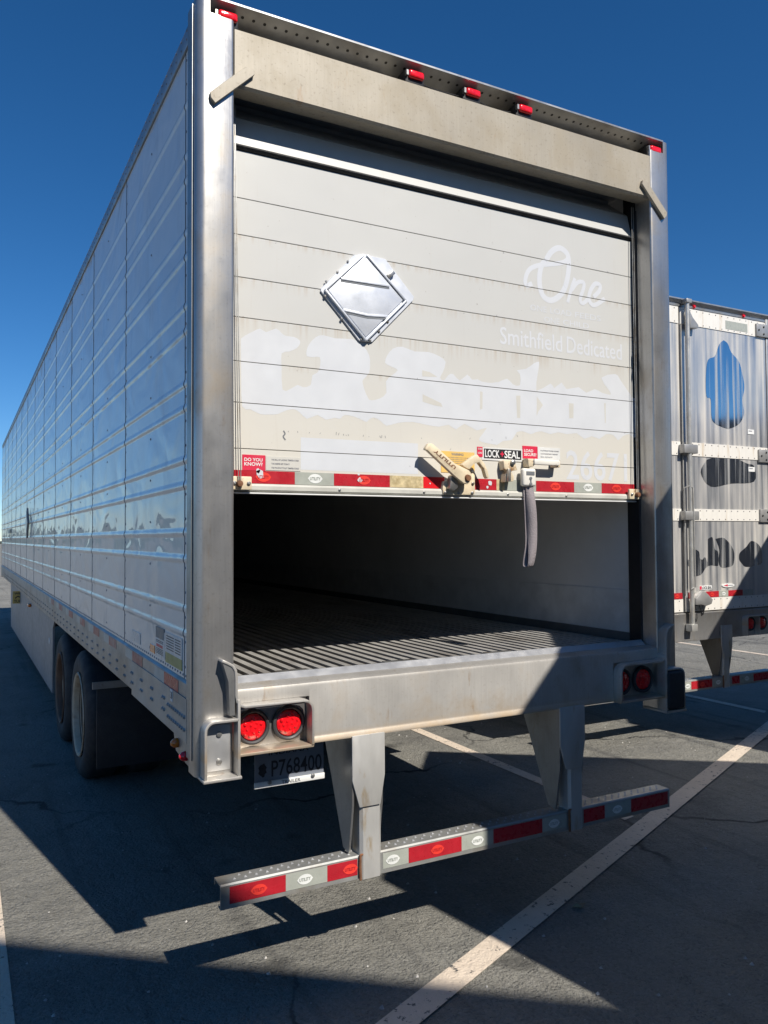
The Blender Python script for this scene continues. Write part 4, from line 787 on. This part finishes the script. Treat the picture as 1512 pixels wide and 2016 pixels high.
# ------------------------------------------------------------------ the silver trailer in the next bay
def swing_trailer():
    X0, Y0, B, L, H = 3.62, 2.0, 2.6, 14.6, 3.97
    R = thing('swing_door_trailer', 'streaked silver trailer with closed swing doors in the next bay', 'trailer', (X0 + 1.3, Y0 + 7, 0))
    body = MB().box(X0 + .01, X0 + B - .01, Y0 + .05, Y0 + L, 1.14, H - .06).build('body', 'side_rail', R)
    for k in range(11):
        q = MB().box(X0 - .002, X0 + .0095, Y0 + .2 + k * 1.3, Y0 + 1.49 + k * 1.3, 1.25, 3.84).build('side_panel', 'side_sheet', body)
    for x in (X0, X0 + B - .09):
        MB().box(x, x + .09, Y0 - .005, Y0 + .10, .88, H - .02).build('corner_post', 'stainless_grey', R, bevel=.008)
    hd = MB().box(X0 + .09, X0 + B - .09, Y0 + .002, Y0 + .06, 3.905, H - .03).build('header_beam', 'stainless_grey', R)
    MB().prism([(Y0 - .03, H), (Y0 - .03, H - .012), (Y0 + .02, H - .055), (Y0 + .1, H - .03), (Y0 + .1, H)], 'x', X0, X0 + B).build('roof_cap', 'top_rail', hd)
    for x in (4.72, 5.13, 5.81, 4.2): MB().lathe([(.018, 0), (.016, -.01), (.01, -.016), (0, -.017)], (x, Y0 + .002, 3.923), 'y', 12).build('marker_light', 'lens_red', hd)
    MB().box(X0 + .06, X0 + B - .06, Y0 + .1, Y0 + L, H - .02, H - .006).build('roof', 'roof_white', R)
    def door(x0, x1, hinge_right):
        d = MB().box(x0, x1, Y0 + .004, Y0 + .05, 1.135, 3.90).build('rear_door', 'streaked_steel', R, ang=0)
        y = Y0 + .0035
        for z0, z1 in ((3.745, 3.895), (2.545, 2.668), (1.955, 2.062), (1.137, 1.250)):
            MB().box(x0 + .005, x1 - .005, y - .006, y, z0, z1).build('white_strip', 'white_strip', d, ang=0)
            pts = [(x0 + .05 + .085 * k, y - .006, z) for k in range(14) for z in (z0 + .015, z1 - .015) if x0 + .05 + .085 * k < x1 - .02]
            rivet_pts(MB(), pts, (0, -1, 0), .0065, .004).build('rivets', 'zinc', d, ang=0)['kind'] = 'stuff'
        MB().box(x0 + .001, x0 + .012, y - .012, y, 1.14, 3.74).build('edge_trim', 'rod_galv', d)
        hx = x1 - .06 if hinge_right else x0 + .06
        for z in (3.81, 2.585, 2.008):
            a, b_ = (hx - .09, hx + .15) if hinge_right else (hx - .15, hx + .09)
            h = MB().box(a, b_, y - .024, y - .0065, z - .062, z + .062).build('hinge', 'hinge_grey', d, bevel=.004)
            q = MB()
            for dx, dz in ((.03, 0), (.10, .035), (.10, -.035), (.18, .035), (.18, -.035)): q.lathe([(.009, 0), (.009, -.006), (0, -.009)], (a + dx, y - .024, z + dz), 'y', 8)
            q.build('hinge_bolts', 'black', d)
        return d
    dl = door(X0 + .095, 4.925, False); dr = door(4.94, X0 + B - .095, True)
    y = Y0 + .0025
    for k, p in enumerate(TR['patch']):
        q = fill(MB(), [tuple(v) for v in smooth(p + p[:1], 4)[:-1]], Y0 + .0022); q.build('clean_patch', 'polished_steel', dr, solid=False, ang=0)
    for a, b_, mt, d in ((4.45, 4.62, 'tape_red', dl), (4.621, 4.76, 'tape_grey', dl), (4.761, 4.915, 'tape_red', dl), (4.99, 5.06, 'tape_red', dr), (5.061, 5.219, 'tape_grey', dr), (5.22, 5.39, 'tape_red', dr), (5.391, 5.519, 'tape_grey', dr), (5.52, 5.72, 'tape_red', dr), (5.721, 5.87, 'tape_grey', dr)):
        MB().box(a, b_, Y0 - .002, Y0 + .0032, 1.254, 1.308).build('reflective_tape', mt, d, ang=0)
    for cx, red in ((4.845, True), (5.30, True), (5.455, False), (5.62, True)): oval_logo(dr, cx, 1.281, Y0 - .0035, .05, red)
    st = MB().box(5.135, 5.30, Y0 - .001, Y0 + .0032, 1.325, 1.362).build('seal_sticker', 'sticker_white', dr, ang=0)
    q = MB(); text(q, 'LOCK SEAL', (5.17, Y0 - .002, 1.330), (.125, 0, 0), (0, 0, .026), .03); q.build('lettering', 'ink', dr, solid=False, ang=0)
    MB().box(5.138, 5.164, Y0 - .0022, Y0 - .0011, 1.328, 1.359).build('seal_mark', 'sticker_red', dr, ang=0)
    n = 20; q = MB(); q.prism([(5.52 + .085 * math.cos(2 * math.pi * i / n), 1.355 + .018 * math.sin(2 * math.pi * i / n)) for i in range(n)], 'y', Y0 - .004, Y0 + .003); q.build('oval_badge', 'sticker_white', dr, ang=0)
    MB().prism([(5.455, 1.355), (5.51, 1.366), (5.51, 1.345)], 'y', Y0 - .0055, Y0 - .0042).build('badge_arrow', 'sticker_red', dr, ang=0)
    MB().box(5.515, 5.585, Y0 - .0055, Y0 - .0042, 1.352, 1.358).build('badge_line', 'ink_grey', dr, ang=0)
    for z0 in (2.79, 2.43): 
        MB().box(5.84, 5.93, Y0 - .001, Y0 + .0032, z0, z0 + .045).build('small_label', 'sticker_white', dr, ang=0)
        MB().box(5.85, 5.90, Y0 - .0018, Y0 - .0011, z0 + .025, z0 + .034).build('label_print', 'ink_grey', dr, ang=0)
    MB().box(5.55, 5.86, Y0 - .004, Y0 - .0028, 3.77, 3.85).build('olive_label', 'tape_grey', dr, ang=0)
    # locking rod
    for rx, par in ((4.985, dr),):
        rod = MB().cyl((rx, Y0 - .045, .98), (rx, Y0 - .045, 3.93), .021, n=16).build('lock_rod', 'rod_galv', par)
        MB().box(rx - .035, rx + .035, Y0 - .075, Y0 - .01, 3.925, 3.962).build('rod_cam', 'hinge_grey', par, bevel=.005)
        MB().box(rx - .045, rx + .03, Y0 - .08, Y0 - .005, .965, 1.03).build('rod_cam', 'rod_galv', par, bevel=.006)
        MB().prism([(rx + .02, 3.70), (rx + .02, 3.86), (rx + .06, 3.80), (rx + .13, 3.74), (rx + .13, 3.71)], 'y', Y0 - .06, Y0 - .004).build('rod_bracket', 'hinge_grey', par, bevel=.004)
        for z in (2.60, 2.0): MB().box(rx - .09, rx + .085, Y0 - .07, Y0 - .003, z - .04, z + .04).build('rod_guide', 'hinge_grey', par, bevel=.006)
        MB().prism([(rx + .015, 1.20), (rx + .02, 1.26), (rx + .10, 1.32), (rx + .15, 1.31), (rx + .24, 1.24), (rx + .22, 1.20), (rx + .15, 1.185), (rx + .09, 1.20)], 'y', Y0 - .075, Y0 - .012).build('rod_handle', 'hinge_grey', par, bevel=.006)
        q = MB(); q.tube([(rx + .07, Y0 - .06, 1.20), (rx + .09, Y0 - .065, 1.15), (rx + .11, Y0 - .065, 1.11), (rx + .095, Y0 - .065, 1.10), (rx + .085, Y0 - .065, 1.14)], .005, 6); q.tube([(rx + .12, Y0 - .06, 1.20), (rx + .125, Y0 - .065, 1.14), (rx + .115, Y0 - .065, 1.11)], .005, 6); q.box(rx + .03, rx + .14, Y0 - .07, Y0 - .05, 1.192, 1.203); q.build('hasp_chain', 'black', par)
        q = MB(); q.tube([(rx - .06, Y0 - .03, 1.30), (rx - .058, Y0 - .034, 1.9), (rx - .056, Y0 - .03, 2.25), (rx - .02, Y0 - .05, 2.265), (rx + .01, Y0 - .07, 2.25), (rx + .012, Y0 - .075, 1.36), (rx - .03, Y0 - .06, 1.34)], .007, 6); q.build('hold_back_chain', 'rod_galv', par)
    # sill, lights, bumper
    sill = MB().prism([(Y0 - .008, .872), (Y0 - .008, .88), (Y0, .895), (Y0, 1.115), (Y0 + .01, 1.128), (Y0 + .10, 1.13), (Y0 + .10, .872)], 'x', X0 + .092, X0 + B - .092).build('rear_sill', 'stainless', R)
    for x in (5.80, 5.97, 4.04, 3.87): 
        tail_light(R, x, Y0 - .012, .985, .05)
    for a in (5.71, 3.78):
        MB().band([(a, .88), (a, 1.03)] + arc(a + .03, 1.03, .03, 180, 90, 4) + [(a + .35, 1.06)], Y0 - .06, Y0 - .0005, .01).build('light_guard', 'stainless_dirty', sill)
        MB().box(a + .172, a + .18, Y0 - .055, Y0 - .0005, .88, 1.05).build('guard_divider', 'stainless_dirty', sill)
    bumper_guard(R, X0 - .0, Y0,
        [(1.30, 1.385, 'tape_grey'), (1.386, 1.66, 'tape_red'), (1.6605, 1.80, 'tape_grey'), (1.93, 2.035, 'tape_red'), (2.0355, 2.23, 'tape_grey'), (2.2305, 2.5, 'tape_red'), (.132, .4, 'tape_red'), (.401, .64, 'tape_grey')],
        [(1.34, False), (1.53, True), (1.74, False), (2.135, False)], [(.652, .806, .694, .795), (1.775, 1.925, 1.805, 1.90)], z0=.42, z1=.52)
    for y_ in (5.5, 6.75):
        for xo, s_ in ((X0 + .02, 1), (X0 + B - .02, -1)):
            wheel(R, xo, y_, s_); wheel(R, xo + .32 * s_, y_, s_)
        MB().cyl((X0 + .3, y_, .47), (X0 + 2.3, y_, .47), .075).build('axle', 'chassis', R)
    for x in (.72, 1.80): MB().box(X0 + x, X0 + x + .08, Y0 + 2.6, Y0 + 6, .72, 1.02).build('slide_rail', 'chassis', R)
    MB().box(X0 + .05, X0 + B - .05, Y0 + .11, Y0 + L, 1.0, 1.13).build('underframe', 'chassis', R)
    for x in (X0 + .05, X0 + 2.0):
        mf = MB().box(x, x + .55, Y0 + 2.55, Y0 + 2.56, .3, .9).build('mud_flap', 'rubber', R); MB().box(x, x + .55, Y0 + 2.52, Y0 + 2.549, .86, 1.0).build('flap_hanger', 'chassis', mf)
    for x in (.55, 1.95): MB().box(X0 + x, X0 + x + .13, Y0 + 11.6, Y0 + 11.73, 0, 1.0).build('landing_leg', 'chassis', R)
swing_trailer()

# ------------------------------------------------------------------ loose bits on the asphalt
q = MB(); rnd = random.Random(11)
for k in range(420):
    x, y = rnd.uniform(-1.0, 5.2), rnd.uniform(-.9, 4.5); s = rnd.choice([.003, .004, .005, .006, .009]) * rnd.uniform(.7, 1.3)
    vs = [(x + s * rnd.uniform(.7, 1.2) * math.cos(a), y + s * rnd.uniform(.7, 1.2) * math.sin(a), .001) for a in (0, 1.3, 2.5, 3.8, 5.1)]
    q.add(vs + [(x + s * .2, y, s * 1.1)], [(0, 1, 5), (1, 2, 5), (2, 3, 5), (3, 4, 5), (4, 0, 5)])
tag(q.build('gravel', 'pebble', None, solid=False, ang=0), 'small pale grit scattered over the dark asphalt', 'gravel', kind='stuff')
q = MB(); q.add([(1.86, .02, .006), (1.90, .035, .004), (1.93, .0, .020), (1.89, -.02, .014), (1.88, .01, .026)], [(0, 1, 4), (1, 2, 4), (2, 3, 4), (3, 0, 4), (0, 1, 2, 3)])
tag(q.build('wood_chip', 'dry_grass', None), 'small brown chip lying on the asphalt beside the diagonal line', 'chip')
